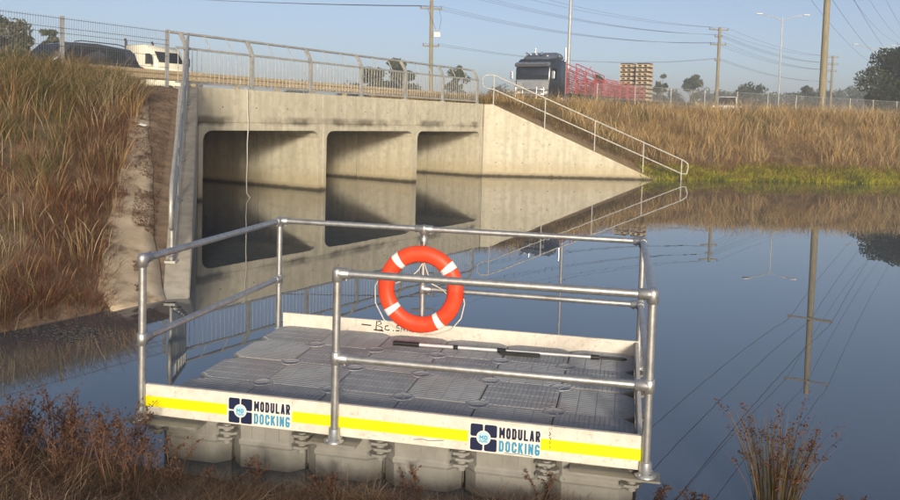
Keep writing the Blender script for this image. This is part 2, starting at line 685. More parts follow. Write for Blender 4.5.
def right_z(x, y):
    ys = shore_right(x)
    z0 = np.interp(x, [1.25, 1.6, 8.2, 9.0], [2.74, 2.74, -.08, -.15])
    full = np.maximum(32.47 + (x - 1.25) * 1.604 - ys, .05)
    L = np.minimum(9.5, full)
    t = np.clip((y - ys) / L, -.2, 1)
    tt = np.sign(t) * np.abs(t) ** .85
    return np.maximum(z0 + (2.77 - z0) * tt, -.8)


xx = np.concatenate([np.linspace(1.3, 30, 90), np.linspace(31, 160, 40)])
tt_ = np.linspace(-.02, 1, 46) ** 1.0
P = np.zeros((46, len(xx), 3))
for j, x in enumerate(xx):
    ys = float(shore_right(x))
    ye = 32.47 + (x - 1.25) * 1.604 + .4
    start = ys - (.9 if x > 8.3 else -.12)
    yy = start + (max(ye, start + .1) - start) * (np.linspace(0, 1, 46) ** 1.5)
    xa = np.full(46, x)
    P[:, j] = np.stack([xa, yy, right_z(xa, yy) + .12 * (noise2(xa, yy, 1.6, 5) - .5)], -1)
grid_obj('bank_right', P, MAT['drysoil'])


# near bank under the photographer
def shore_near(x):
    return np.interp(x, [-30, -5.3, -3.1, -1.6, 0, 1.5, 4, 40], [7.2, 6.4, 5.38, 4.88, 4.62, 4.5, 4.62, 5.2])


def near_z(x, y):
    d = shore_near(x) - y
    return np.where(d > 0, .58 * (1 - np.exp(-np.maximum(d, 0) / 1.9)), d * .35)


xs = np.concatenate([np.linspace(-30, -6, 20), np.linspace(-5.8, 6, 100), np.linspace(6.4, 60, 30)])
P = np.zeros((60, len(xs), 3))
for j, x in enumerate(xs):
    ye = float(shore_near(x)) + .8
    yy = -25 + (ye + 25) * (np.linspace(0, 1, 60) ** .4)
    xa = np.full(60, x)
    P[:, j] = np.stack([xa, yy, near_z(xa, yy) + .07 * (noise2(xa, yy, .35, 8) - .5)], -1)
grid_obj('bank_near', P, MAT['mud'])

# worn concrete drain path beside the left wing wall
PATH_L = [(-8.42, -8.3), (-8.29, -7.77), (-7.42, -6.68), (-5.90, -4.9), (-4.10, -2.74), (-3.10, -1.61), (-2.5, -.9)]
PATH_R = [(-7.72, -8.3), (-7.56, -7.97), (-6.78, -6.81), (-5.30, -4.96), (-3.68, -2.74), (-2.78, -1.59), (-2.32, -.9)]
m = MB()
NR = 44
rows = []
for i in range(NR):
    t = i / (NR - 1)
    n_ = -8.3 + 7.4 * t
    sl_ = np.interp(n_, [p[1] for p in PATH_L], [p[0] for p in PATH_L]) + .08 * (noise2([i * .37], [3.1], 1, 4)[0] - .5)
    sr_ = np.interp(n_, [p[1] for p in PATH_R], [p[0] for p in PATH_R]) + .08 * (noise2([i * .41], [9.1], 1, 6)[0] - .5)
    z = float(left_z(0, np.array(n_))) + .022
    row = []
    for k in range(5):
        s_ = sl_ + (sr_ - sl_) * k / 4
        row.append(W(s_, n_, z - .006 * math.sin(math.pi * k / 4)))
    rows.append([W(sl_, n_, z - .25)] + row + [W(sr_, n_, z - .25)])
vs = [v for r_ in rows for v in r_]
fs = [(i * 7 + k, i * 7 + k + 1, (i + 1) * 7 + k + 1, (i + 1) * 7 + k) for i in range(NR - 1) for k in range(6)]
fs.append(tuple(range(6, -1, -1)))
m.add(vs, fs, True)
tag(m.build('concrete_path', MAT['chute']), kind='structure')

# the hazy air over the whole place
m = MB()
m.box((-20, 240, 9.5), (1400, 1000, 23))
haze = m.build('haze', bpy.data.materials.new('hazy air'))
hm = haze.data.materials[0]
hm.use_nodes = True
hm.node_tree.nodes.clear()
pv = hm.node_tree.nodes.new('ShaderNodeVolumePrincipled')
pv.inputs['Color'].default_value = (.87, .91, 1.0, 1)
pv.inputs['Density'].default_value = 0.0022
pv.inputs['Anisotropy'].default_value = 0.1
ho = hm.node_tree.nodes.new('ShaderNodeOutputMaterial')
hm.node_tree.links.new(pv.outputs[0], ho.inputs['Volume'])
tag(haze, 'pale morning haze filling the air over the pond and road', 'haze', kind='stuff')

# ------------------------------------------------------------------ culvert
culvert = thing('box_culvert', 'three-cell concrete box culvert with headwall and sloping wing walls at the pond', 'culvert', W(0, 0, 0), ROAD_RZ)
# local frame of the culvert: x = s, y = n
CELLS = [(.05, 4.38), (4.73, 9.22), (9.50, 13.80)]
UNIT = 2.44
for ci, (a, b) in enumerate(CELLS):
    base_me = None
    for k in range(8):
        if base_me is None:
            m = MB()
            inn = [(a, -.6), (a, 1.53), (a + .06, 1.66), (a + .17, 1.73), (a + .30, 1.75), (b - .30, 1.75), (b - .17, 1.73),
                   (b - .06, 1.66), (b, 1.53), (b, -.6)]
            A_, B_ = a - .14, b + .14
            out = [(A_, -.6), (A_, 1.53), (A_, 1.70), (A_, 1.95), (a + .30, 1.95), (b - .30, 1.95), (B_, 1.95), (B_, 1.70), (B_, 1.53), (B_, -.6)]
            n0, n1 = 0, UNIT - .035
            vs = [(x, n0, z) for x, z in inn] + [(x, n0, z) for x, z in out] + [(x, n1, z) for x, z in inn] + [(x, n1, z) for x, z in out]
            c = len(inn)
            fs = []
            for i in range(c - 1):
                fs.append((i, i + 1, c + i + 1, c + i))
                fs.append((2 * c + i + 1, 2 * c + i, 3 * c + i, 3 * c + i + 1))
                fs.append((i + 1, i, 2 * c + i, 2 * c + i + 1))
                fs.append((c + i, c + i + 1, 3 * c + i + 1, 3 * c + i))
            m.add(vs, fs)
            base_me = m.mesh('box_unit', MAT['concrete'])
        o = put('box_unit', base_me, culvert)
        o.location = (0, -.03 + k * UNIT, 0)
# headwall above and between the cells
spl = [-.47, 4.555, 9.36, 14.10]
for i in range(3):
    m = MB()
    a, b = spl[i] + .006, spl[i + 1] - .006
    m.box(((a + b) / 2, .2, (1.953 + HW_TOP) / 2), (b - a, .40, HW_TOP - 1.953))
    m.build('headwall_panel', MAT['concrete'], culvert, bevel=.015)
for a, b in ((-.47, -.095), (4.523, 4.587), (9.361, 9.359 + .0), (13.943, 14.10)):
    if b - a < .02:
        continue
    m = MB()
    m.box(((a + b) / 2, .2, .676), (b - a, .40, 2.548))
    m.build('pier_infill', MAT['concrete'], culvert)
m = MB()
m.box((6.8, .5, 2.3), (14.5, .18, .9))
m.build('headwall_backing', MAT['concrete_plain'], culvert)


def local(parent, P):
    d = Vector(P) - Vector((A0.x, A0.y, 0))
    return Vector((d.dot(DV), d.dot(NV), d.z))


# right wing wall
m = MB()
poly = [(0.012, -.7), (8.2, -.7), (8.2, -.53), (6.96, 0.0), (.36, 2.82), (0.012, 2.82)]
m.prism(poly, 0, .34, fn=lambda x, z, t: local(culvert, WR0 + WRD * x + WRN * t + Vector((0, 0, z))))
wing = m.build('wing_wall', MAT['concrete_plain'], culvert, bevel=.012, recalc=True)
wing['label'] = 'sunlit wing wall sloping down to the right into the water'
# formwork tie holes: small shallow plugs in rows
hole = MB().lathe([(.022, -.004), (.022, .004)], 8, axis='y').mesh('tie_plug', mat('tie plug mortar', (.13, .11, .085), rough=.9))
for zz in (.55, 1.3, 2.05):
    for k in range(6):
        tx = .55 + k * 1.05
        if zz < 2.82 - (tx - .36) * .427 - .18:
            o = put('tie_plug', hole, culvert)
            o.location = local(culvert, WR0 + WRD * tx + Vector((0, 0, zz)))
            o.rotation_euler = (0, 0, math.atan2(WRD.y, WRD.x) - ROAD_RZ)
for zz in (2.35,):
    for k in range(12):
        o = put('tie_plug', hole, culvert)
        o.location = (.7 + k * 1.18, 0, zz)
# left wing wall
LW0, LW1 = W(-.10, 0, 0), W(-7.45, -8.34, 0)
LWD = (LW1 - LW0).normalized()
LWL = (LW1 - LW0).length
LWN = Vector((-LWD.y, LWD.x, 0))          # towards the pond
LWN = LWN if LWN.x > 0 else -LWN


def lw_top(t):
    return max(-.1, 2.82 - max(0, t - .2) * 2.80 / (LWL - .2))


m = MB()
poly = [(0.0, -.7), (LWL + .9, -.7), (LWL + .9, -.20), (LWL, 0.02), (.2, 2.82), (0.0, 2.82)]
m.prism(poly, 0, .55, fn=lambda x, z, t: local(culvert, LW0 + LWD * x - LWN * t + Vector((0, 0, z))))
wing2 = m.build('wing_wall', concrete_mat('left wing concrete', (.46, .41, .33), (.58, .53, .44), band=False), culvert, bevel=.012, recalc=True)
wing2['label'] = 'narrow wing wall running down the left bank towards the camera'


# ------------------------------------------------------------------ bridge balustrade
rail = thing('bridge_railing', 'galvanised steel balustrade with inward-curved posts along the culvert headwall', 'railing', W(0, .2, HW_TOP), ROAD_RZ)
post_me = None
RS = [-.30, 1.90, 4.23, 6.61, 9.03, 11.40, 13.90]
S0, S1 = -.62, 14.02
POSTP = [(0, 0.0), (0, .86), (.03, 1.0), (.11, 1.15), (.22, 1.30)]
for s_ in RS:
    if post_me is None:
        m = MB()
        pts = [Vector((0, y, z)) for y, z in POSTP]
        for i in range(len(pts) - 1):
            m.bar(pts[i], pts[i + 1] + (pts[i + 1] - pts[i]).normalized() * .01, .085, .085 if i < 1 else .075, up=(1, 0, 0))
        m.box((0, 0, .012), (.18, .16, .024))
        post_me = m.mesh('post', MAT['galv_old'])
    o = put('post', post_me, rail)
    o.location = (s_, 0, 0)
m = MB().tube([(S0, .24, 1.31), (S1, .24, 1.31)], .034, 10)
m.build('top_rail', MAT['galv_old'], rail)
m = MB().bar((S0, 0, .93), (S1, 0, .93), .05, .055)
m.build('middle_rail', MAT['galv_old'], rail)
m = MB().bar((S0, 0, .10), (S1, 0, .10), .045, .05)
m.build('bottom_rail', MAT['galv_old'], rail)
m = MB().tube([(0, 0, .10), (0, 0, .93)], .0105, 6, cap=False)
bal = m.mesh('baluster', MAT['galv_old'])
k = 0
s_ = S0 + .07
while s_ < S1:
    if min(abs(s_ - q_) for q_ in RS) > .06:
        o = put('baluster', bal, rail)
        o.location = (s_, 0, 0)
    s_ += .145
m = MB()
pts = [(0, 0, .93), (0, .03, 1.04), (0, .11, 1.17), (0, .22, 1.30)]
m.tube(pts, .014, 6, cap=False)
brk = m.mesh('curved_bracket', MAT['galv_old'])
for a, b in zip(RS[:-1], RS[1:]):
    for f_ in (1 / 3, 2 / 3):
        o = put('curved_bracket', brk, rail)
        o.location = (a + (b - a) * f_, 0, 0)

# left handrail on the wing wall
hl = thing('handrail', 'galvanised handrail seen end-on down the left wing wall', 'handrail', LW0 - LWN * .24)


def lwp(t, h):
    v = LWD * t
    return Vector((v.x, v.y, lw_top(t) + h))


loop = [lwp(.1, 1.27), lwp(10.3, 1.08), lwp(10.52, 1.0), lwp(10.58, .85), lwp(10.56, .62), lwp(10.4, .52), lwp(.1, .62)]
MB().tube(loop, .028, 8).build('rail_loop', MAT['galv_old'], hl)
MB().tube([lwp(.1, .95), lwp(10.57, .80)], .02, 8).build('middle_rail', MAT['galv_old'], hl)
MB().tube([lwp(.1, .10), lwp(10.3, .10)], .02, 8).build('bottom_rail', MAT['galv_old'], hl)
bar_me = MB().tube([(0, 0, .10), (0, 0, .88)], .0095, 6, cap=False).mesh('baluster', MAT['galv_old'])
for k in range(72):
    o = put('baluster', bar_me, hl)
    o.location = lwp(.18 + .14 * k, 0)
for t in (.1, 2, 4, 6, 8, 10.2):
    m = MB().tube([lwp(t, .0), lwp(t, 1.26 - .018 * t)], .026, 8)
    p_ = m.build('post', MAT['galv_old'], hl)
    m = MB().box(lwp(t, .02), (.14, .14, .03))
    m.build('base_plate', MAT['galv_old'], p_)

# right handrail
hr_ = thing('handrail', 'pale two-bar handrail stepping down the sunlit wing wall to the water', 'handrail', WR0 + WRN * .2)


def rwp(t, z):
    v = WRD * t
    return Vector((v.x, v.y, z))


def rtop(t):
    return 3.97 - (t - .4) * .4087


loop = [rwp(.1, rtop(.4) - .0), rwp(.4, rtop(.4)), rwp(8.15, rtop(8.15)), rwp(8.33, rtop(8.3) - .06), rwp(8.36, rtop(8.3) - .2), rwp(8.3, rtop(8.3) - .48), rwp(8.1, rtop(8.1) - .56),
        rwp(.4, rtop(.4) - .56), rwp(.1, rtop(.4) - .52), rwp(-.05, rtop(.4) - .4), rwp(-.05, rtop(.4) - .1)]
MB().tube(loop, .026, 8, closed=True).build('rail_loop', MAT['white_rail'], hr_)
for t, zb in ((.4, 2.82), (2.47, 1.9), (4.5, 1.05), (6.5, .2), (8.08, -.3)):
    MB().tube([rwp(t, zb), rwp(t, rtop(t))], .025, 8).build('post', MAT['white_rail'], hr_)

# rope dangling from the balustrade into the water
top = W(1.50, .05, 2.86)
pr = [top, W(1.50, -.05, 2.80), W(1.49, -.07, 2.3), W(1.51, -.09, 1.9), W(1.47, -.10, 1.4), W(1.46, -.12, .9), W(1.42, -.14, .5), W(1.36, -.22, .12), W(1.42, -.3, -.02), W(1.42, -.3, -.2)]
tag(MB().tube(pr, .013, 6).build('rope', MAT['rope']), 'pale rope hanging from the balustrade past the left culvert cell', 'rope')

# road guard rail behind the balustrade
gr = thing('guard_rail', 'long tan corrugated road barrier behind the balustrade', 'guard rail', W(0, 6.0, ROAD_Z), ROAD_RZ)
m = MB()
prof = [(0, .44), (-.05, .48), (-.05, .54), (0, .58), (0, .62), (-.05, .66), (-.05, .72), (0, .77)]
n_ = len(prof)
a, b = -24, 23
m.add([(a, y, z) for y, z in prof] + [(b, y, z) for y, z in prof], [(i, i + 1, n_ + i + 1, n_ + i) for i in range(n_ - 1)])
m.add([(a, y + .012, z) for y, z in prof] + [(b, y + .012, z) for y, z in prof], [(n_ + i, n_ + i + 1, i + 1, i) for i in range(n_ - 1)])
m.build('beam', MAT['beam'], gr)
m = MB()
m.box((0, 0, .0), (47, .16, .26))
o = m.build('kerb', MAT['concrete_plain'], gr)
o.location = (-.5, .3, .0)
pm = MB().box((0, .10, .36), (.10, .16, .72)).mesh('post', MAT['beam'])
for k in range(24):
    o = put('post', pm, gr)
    o.location = (-23 + 2 * k, 0, 0)

# ------------------------------------------------------------------ floating dock
DX, DY, DYAW = -1.8396, 5.1843, -0.2115
dock = thing('floating_dock', 'grey modular plastic floating dock with galvanised rails and white edge boards', 'dock', (DX, DY, 0), DYAW)
DECK = .385


def dockw(u, v, z):
    c, s = math.cos(DYAW), math.sin(DYAW)
    return Vector((DX + u * c - v * s, DY + u * s + v * c, z))


def octo(h, c):
    return [(-h + c, -h), (h - c, -h), (h, -h + c), (h, h - c), (h - c, h), (-h + c, h), (-h, h - c), (-h, -h + c)]


m = MB()
prof = [(-.034, .222, .080), (-.020, .233, .078), (.000, .237, .076), (.135, .240, .078), (.150, .2465, .076), (.172, .2465, .076), (.186, .239, .080),
        (.300, .242, .078), (.318, .2475, .070), (.372, .2475, .070), (.377, .245, .071)]
vs, fs = [], []
for z, h, c in prof:
    vs += [(x, y, z) for x, y in octo(h, c)]
for i in range(len(prof) - 1):
    for k in range(8):
        l = (k + 1) % 8
        fs.append((i * 8 + k, i * 8 + l, (i + 1) * 8 + l, (i + 1) * 8 + k))
m.add(vs, fs)
m.add(vs[:8], [tuple(range(7, -1, -1))])
m.add(vs[-8:], [tuple(range(8))], mi=1)
for sx in (-1, 1):                                    # moulded panel lines on the sides
    for o_ in (-.09, .0, .09):
        m.box((o_, sx * .2405, .245), (.009, .009, .105))
        m.box((sx * .2405, o_, .245), (.009, .009, .105))
        m.box((o_ * 1.3, sx * .2395, .075), (.009, .007, .11))
        m.box((sx * .2395, o_ * 1.3, .075), (.007, .009, .11))
float_me = m.mesh('float_block', [MAT['float'], MAT['tread']])


def tread_mesh(axis):
    m = MB()
    pitch, w = .0305, .0262
    y = -.2440 + pitch / 2
    while y < .243:
        ext = .241 - max(0, abs(y) + w / 2 - (.245 - .071)) - .003
        cuts = [-.118, 0, .118]
        edges = [-ext] + [c for c in cuts if -ext < c < ext] + [ext]
        for a, b in zip(edges[:-1], edges[1:]):
            a, b = a + .002, b - .002
            if b - a < .012:
                continue
            z0, z1 = .3765, .3802
            i_ = .0018
            q = [(a, y - w / 2, z0), (b, y - w / 2, z0), (b, y + w / 2, z0), (a, y + w / 2, z0),
                 (a + i_, y - w / 2 + i_, z1), (b - i_, y - w / 2 + i_, z1), (b - i_, y + w / 2 - i_, z1), (a + i_, y + w / 2 - i_, z1)]
            if axis:
                q = [(-yy, xx_, zz) for xx_, yy, zz in q]
            m.add(q, [(4, 5, 6, 7), (0, 1, 5, 4), (1, 2, 6, 5), (2, 3, 7, 6), (3, 0, 4, 7)])
        y += pitch
    return m.mesh('tread', MAT['tread'])


treads = [tread_mesh(0), tread_mesh(1)]
pin_me = MB().lathe([(.010, .30), (.072, .360), (.075, .3795), (.072, .3812), (.060, .3812), (.058, .3790), (.01, .3790)], 20)
pin_me.box((0, 0, .3797), (.080, .012, .0030))
pin_me = pin_me.mesh('coupling_pin', MAT['tread'])
lg = MB()
for z0, wd_, dx in ((.176, .105, -.010), (.214, .125, .012), (.248, .115, -.008)):
    hx, hy, c_ = wd_ / 2, .058, .022
    lg.prism([(-hx + c_ + dx, -hy), (hx - c_ + dx, -hy), (hx + dx, -hy + c_), (hx + dx, hy), (-hx + dx, hy), (-hx + dx, -hy + c_)], z0, z0 + .016)
lg.lathe([(.026, .150), (.026, .272)], 10, c=(0, -.018, 0))
lug_me = lg.mesh('lug_stack', MAT['float'])
for i in range(6):
    for j in range(4):
        fl = put('float_block', float_me, dock)
        fl.location = (.25 + .5 * i, .25 + .5 * j, random.uniform(-.003, .003))
        put('tread', treads[(i + j) % 2], fl)
for i in range(1, 6):
    for j in range(1, 4):
        o = put('coupling_pin', pin_me, dock)
        o.location = (.5 * i, .5 * j, 0)
        o.rotation_euler = (0, 0, random.uniform(0, 3))
for i in range(7):
    o = put('lug_stack', lug_me, dock)
    o.location = (.5 * i + (.0 if 0 < i < 6 else (.02 if i == 0 else -.02)), -.012, random.uniform(-.008, .008))
    o.location.y = .022
for j in range(1, 5):
    for u in (0, 3.0):
        o = put('lug_stack', lug_me, dock)
        o.location = (u, .5 * j, 0)

FZ0, FZ1 = .290, .484
b_front = MB().box((1.495, -.030, (FZ0 + FZ1) / 2), (3.08, .030, FZ1 - FZ0)).build('edge_board', MAT['board'], dock, bevel=.003)
b_front['label'] = 'front edge board with yellow stripe and two logos'
b_back = MB().box((1.518, 2.005, .41), (3.035, .030, .15)).build('edge_board', MAT['board'], dock, bevel=.003)
b_back['label'] = 'rear edge board with black scribbled writing'
MB().box((3.018, .990, (FZ0 + FZ1) / 2), (.026, 1.995, FZ1 - FZ0 - .004)).build('edge_board', MAT['board'], dock, bevel=.003)
for a, b in ((-.043, .520), (.952, 2.044), (2.466, 3.033)):
    MB().box(((a + b) / 2, -.0462, .3775), (b - a, .0016, .066)).build('yellow_stripe', MAT['yellow'], b_front)


GLYPH = {
    'M': [[(0, 0), (0, 1)], [(0, 1), (.5, .35)], [(.5, .35), (1, 1)], [(1, 1), (1, 0)]],
    'O': [[(0, .2), (0, .8)], [(0, .8), (.25, 1)], [(.25, 1), (.75, 1)], [(.75, 1), (1, .8)], [(1, .8), (1, .2)], [(1, .2), (.75, 0)], [(.75, 0), (.25, 0)], [(.25, 0), (0, .2)]],
    'D': [[(0, 0), (0, 1)], [(0, 1), (.7, 1)], [(.7, 1), (1, .78)], [(1, .78), (1, .22)], [(1, .22), (.7, 0)], [(.7, 0), (0, 0)]],
    'U': [[(0, 1), (0, .2)], [(0, .2), (.25, 0)], [(.25, 0), (.75, 0)], [(.75, 0), (1, .2)], [(1, .2), (1, 1)]],
    'L': [[(0, 1), (0, 0)], [(0, 0), (1, 0)]],
    'A': [[(0, 0), (.42, 1)], [(.42, 1), (.58, 1)], [(.58, 1), (1, 0)], [(.2, .3), (.8, .3)]],
    'R': [[(0, 0), (0, 1)], [(0, 1), (.75, 1)], [(.75, 1), (1, .85)], [(1, .85), (1, .6)], [(1, .6), (.75, .46)], [(.75, .46), (0, .46)], [(.5, .46), (1, 0)]],
    'C': [[(1, .72), (1, .82)], [(1, .82), (.75, 1)], [(.75, 1), (.25, 1)], [(.25, 1), (0, .8)], [(0, .8), (0, .2)], [(0, .2), (.25, 0)], [(.25, 0), (.75, 0)], [(.75, 0), (1, .18)], [(1, .18), (1, .28)]],
    'K': [[(0, 0), (0, 1)], [(0, .4), (1, 1)], [(.35, .6), (1, 0)]],
    'I': [[(.5, 0), (.5, 1)]],
    'N': [[(0, 0), (0, 1)], [(0, 1), (1, 0)], [(1, 0), (1, 1)]],
    'G': [[(1, .84), (.75, 1)], [(.75, 1), (.25, 1)], [(.25, 1), (0, .8)], [(0, .8), (0, .2)], [(0, .2), (.25, 0)], [(.25, 0), (.75, 0)], [(.75, 0), (1, .2)], [(1, .2), (1, .42)], [(1, .42), (.6, .42)]]}


def text_mesh(body, size, width, material, tk):
    """bold condensed block lettering, cut as thin vinyl strips"""
    m = MB()
    wts = [.45 if c == 'I' else (1.25 if c == 'M' else 1.0) for c in body]
    gap = .30
    unit = width / (sum(wts) + gap * (len(body) - 1))
    x, k = 0.0, 0
    for c, w in zip(body, wts):
        lw = w * unit
        for (a, b) in GLYPH[c]:
            A = Vector((x + tk / 2 + a[0] * (lw - tk), 0, tk / 2 + a[1] * (size - tk)))
            B = Vector((x + tk / 2 + b[0] * (lw - tk), 0, tk / 2 + b[1] * (size - tk)))
            d = (B - A).normalized() * tk * .42
            off = Vector((0, -.00012 * (k % 5), 0))
            m.bar(A - d + off, B + d + off, tk, .0008, up=(0, 1, 0))
            k += 1
        x += lw + gap * unit
    return m.mesh('lettering', material)


for u0 in (.530, 2.055):
    MB().box((u0 + .205, -.0460, .379), (.422, .0012, .168)).build('logo_sticker', MAT['sticker'], b_front)
    g = .0045
    m = MB()
    cxx, cz, h = u0 + .081, .379, .078
    for ix in (-1, 1):
        for iz in (-1, 1):
            r_ = .010
            x0, x1 = sorted((ix * g, ix * h))
            z0, z1 = sorted((iz * g, iz * h))
            poly = []
            for (px, pz, a0) in ((x1 - r_, z1 - r_, 0), (x0 + r_, z1 - r_, 90), (x0 + r_, z0 + r_, 180), (x1 - r_, z0 + r_, 270)):
                for k in range(4):
                    a = R(a0 + 30 * k)
                    poly.append((px + r_ * math.cos(a), pz + r_ * math.sin(a)))
            m.prism(poly, -.0482, -.0464, fn=lambda x, z, y: (cxx + x, y, cz + z))
    m.build('logo_square', MAT['navy'], b_front, recalc=True)
    ring = [(.042 * math.cos(2 * math.pi * k / 24), .042 * math.sin(2 * math.pi * k / 24)) for k in range(24)]
    m = MB().prism(ring, -.0494, -.0484, fn=lambda x, z, y: (cxx + x, y, cz + z))
    m.build('logo_roundel', MAT['sticker'], b_front, recalc=True)
    ring = [(.036 * math.cos(2 * math.pi * k / 24), .036 * math.sin(2 * math.pi * k / 24)) for k in range(24)]
    m = MB().prism(ring, -.0502, -.0495, fn=lambda x, z, y: (cxx + x, y, cz + z))
    m.build('logo_disc', MAT['paleblue'], b_front, recalc=True)
    o = put('lettering', text_mesh('MD', .024, .046, MAT['teal'], .005), b_front)
    o.location = (cxx - .023, -.0508, cz - .010)
    m = MB()
    for k in range(2):
        m.tube([(cxx - .024 + .006 * q_, -.0506, cz - .018 - .006 * k + .003 * math.sin(q_ * 1.4)) for q_ in range(9)], .0013, 4)
    m.build('wave_mark', MAT['teal'], b_front)
    o = put('lettering', text_mesh('MODULAR', .064, .236, MAT['navy'], .0113), b_front)
    o.location = (u0 + .172, -.0472, .386)
    o = put('lettering', text_mesh('DOCKING', .064, .236, MAT['teal'], .0113), b_front)
    o.location = (u0 + .172, -.0472, .308)

# scribbles
def stroke(pts, r_, parent, y, name='scribble'):
    P_ = [(x, y, z) for x, z in pts]
    MB().tube(P_, r_, 5).build(name, MAT['ink'], parent)


gx, gz, gs = .85, .400, .075
for st in ([(-1.7, .55), (-.6, .5)], [(.0, -.05), (.05, 1.0), (.5, 1.05), (.65, .8), (.15, .55), (.7, .4), (.75, .1), (.1, 0)], [(-.25, .05), (.9, -.02)],
           [(1.45, .65), (1.1, .55), (1.05, .2), (1.4, .1), (1.6, .2)], [(2.0, .1), (2.1, .15)],
           [(2.75, .75), (2.45, .7), (2.4, .5), (2.75, .4), (2.7, .15), (2.35, .12)],
           [(2.95, .1), (3.05, .65), (3.25, .6), (3.3, .15), (3.4, .6), (3.65, .55), (3.7, .1), (3.95, .15)], [(3.7, .75), (4.1, .05)]):
    stroke([(gx + a * gs, gz + b * gs) for a, b in st], .0058, b_back, 1.9895)
for st in ([(2.515, .455), (2.522, .440), (2.512, .432)], [(2.517, .424), (2.524, .410)], [(2.514, .402), (2.522, .392), (2.514, .384)], [(2.518, .372), (2.524, .360)]):
    stroke(st, .0022, b_front, -.0475)
for st in ([(1.72, .322), (1.78, .330), (1.80, .324), (1.90, .336)], [(2.26, .303), (2.31, .300), (2.33, .306), (2.42, .300)]):
    stroke(st, .0016, b_front, -.0475)

# rails
HR, HM, PR = 1.2850, .775, .0242
PA, PB, PC, PD, PE, PF = (-.062, -.055), (-.062, 2.035), (1.237, 2.040), (3.035, 2.035), (3.052, -.055), (1.234, -.072)


def post(pq, z0=.27, name='post'):
    o = MB().tube([(pq[0], pq[1], z0), (pq[0], pq[1], HR)], PR, 14).build(name, MAT['galv'], dock)
    m = MB().lathe([(.062, z0 - .002), (.062, z0 + .008), (.036, z0 + .014), (.034, z0 + .075), (.027, z0 + .08)], 14, c=(pq[0], pq[1], 0))
    for k in range(4):
        a = R(45 + 90 * k)
        m.lathe([(.009, z0 + .006), (.009, z0 + .018)], 6, c=(pq[0] + .048 * math.cos(a), pq[1] + .048 * math.sin(a), 0))
    m.build('base_flange', MAT['galv'], o)
    return o


def seg(a, b, z, name):
    return MB().tube([(a[0], a[1], z), (b[0], b[1], z)], PR * .97, 14).build(name, MAT['galv'], dock)


def clamp(pq, z, dirs, rr=.0325):
    """cast tee or elbow sleeve round a joint"""
    m = MB()
    if z > 1.2:
        m.lathe([(.010, z + .036), (.026, z + .030), (rr, z + .012), (rr, z - .048), (.026, z - .052)][::-1], 14, c=(pq[0], pq[1], 0))
    else:
        m.lathe([(.026, z - .040), (rr, z - .036), (rr, z + .036), (.026, z + .040)], 14, c=(pq[0], pq[1], 0))
    for d in dirs:
        d = Vector((d[0], d[1], 0)).normalized()
        c = Vector((pq[0], pq[1], z))
        m.tube([c, c + d * .075, c + d * .079], [rr * .98, rr * .98, .026], 14)
        x = d.cross(Vector((0, 0, 1)))
        m.tube([c + d * .055 - Vector((0, 0, .028)), c + d * .055 - Vector((0, 0, .042))], .008, 6)
    m.build('rail_fitting', MAT['galv'], dock)


for pq in (PA, PB, PC, PD, PE, PF):
    post(pq)
for a, b in ((PA, PB), (PB, PD), (PD, PE), (PE, PF)):
    seg(a, b, HR, 'top_rail')
for a, b in ((PA, PB), (PC, PD), (PD, PE), (PE, PF)):
    seg(a, b, HM, 'middle_rail')


def dr(a, b):
    return (b[0] - a[0], b[1] - a[1])


for pq, nb in ((PA, [PB]), (PB, [PA, PD]), (PD, [PB, PE]), (PE, [PD, PF]), (PF, [PE]), (PC, [PB, PD])):
    clamp(pq, HR, [dr(pq, q_) for q_ in nb])
for pq, nb in ((PA, [PB]), (PB, [PA]), (PC, [PD]), (PD, [PC, PE]), (PE, [PD, PF]), (PF, [PE])):
    clamp(pq, HM, [dr(pq, q_) for q_ in nb])
for pq, du in ((PA, .17), (PF, .0), (PE, -.17)):
    m = MB().box((pq[0] + du, -.055, .2605), (.50 if du else .30, .13, .012))
    m.build('bracket_plate', MAT['float'], dock, bevel=.003)
for pq in (PB, PC, PD):
    m = MB().box((pq[0], 2.05, .262), (.22, .13, .012))
    m.build('bracket_plate', MAT['float'], dock, bevel=.003)
m = MB().tube([(PC[0], PC[1] - .024, 1.19), (PC[0], PC[1] - .055, 1.175), (PC[0], PC[1] - .075, 1.185), (PC[0], PC[1] - .08, 1.205)], .006, 6)
m.lathe([(.028, 1.15), (.032, 1.155), (.032, 1.215), (.028, 1.22)], 12, c=(PC[0], PC[1], 0))
m.build('buoy_hook', MAT['galv'], dock)

# ------------------------------------------------------------------ life buoy
bc = dockw(1.240, 1.955, .787)
buoy = thing('life_buoy', 'orange ring life buoy with four white bands hung on the dock rail post', 'life buoy', bc, DYAW)
RM, RR_, RA = .2985, .069, .055


def torus(m, a0, a1, na, grow=0.0, closed=False):
    vs, fs, ns = [], [], 18
    cnt = na if closed else na + 1
    for i in range(cnt):
        a = a0 + (a1 - a0) * i / na
        for k in range(ns):
            b = 2 * math.pi * k / ns
            r_ = RM + (RR_ + grow) * math.cos(b)
            vs.append((r_ * math.cos(a), (RA + grow) * math.sin(b), r_ * math.sin(a)))
    for i in range(na):
        j = (i + 1) % cnt
        for k in range(ns):
            l = (k + 1) % ns
            fs.append((i * ns + k, j * ns + k, j * ns + l, i * ns + l))
    m.add(vs, fs, True)


m = MB()
torus(m, 0, 2 * math.pi, 64, closed=True)
ringo = m.build('ring', MAT['orange'], buoy)
for a in (39, 129, 217, 303):
    m = MB()
    torus(m, R(a - 5.2), R(a + 5.2), 4, grow=.0022)
    m.build('white_band', MAT['white_tape'], buoy)
att = [87, 172, 262, -8]
for a in att:
    m = MB()
    torus(m, R(a - 1.3), R(a + 1.3), 2, grow=.006)
    m.build('rope_loop', MAT['orange'], buoy)


def pol(a, r_, y=0.0):
    return (r_ * math.cos(R(a)), y, r_ * math.sin(R(a)))


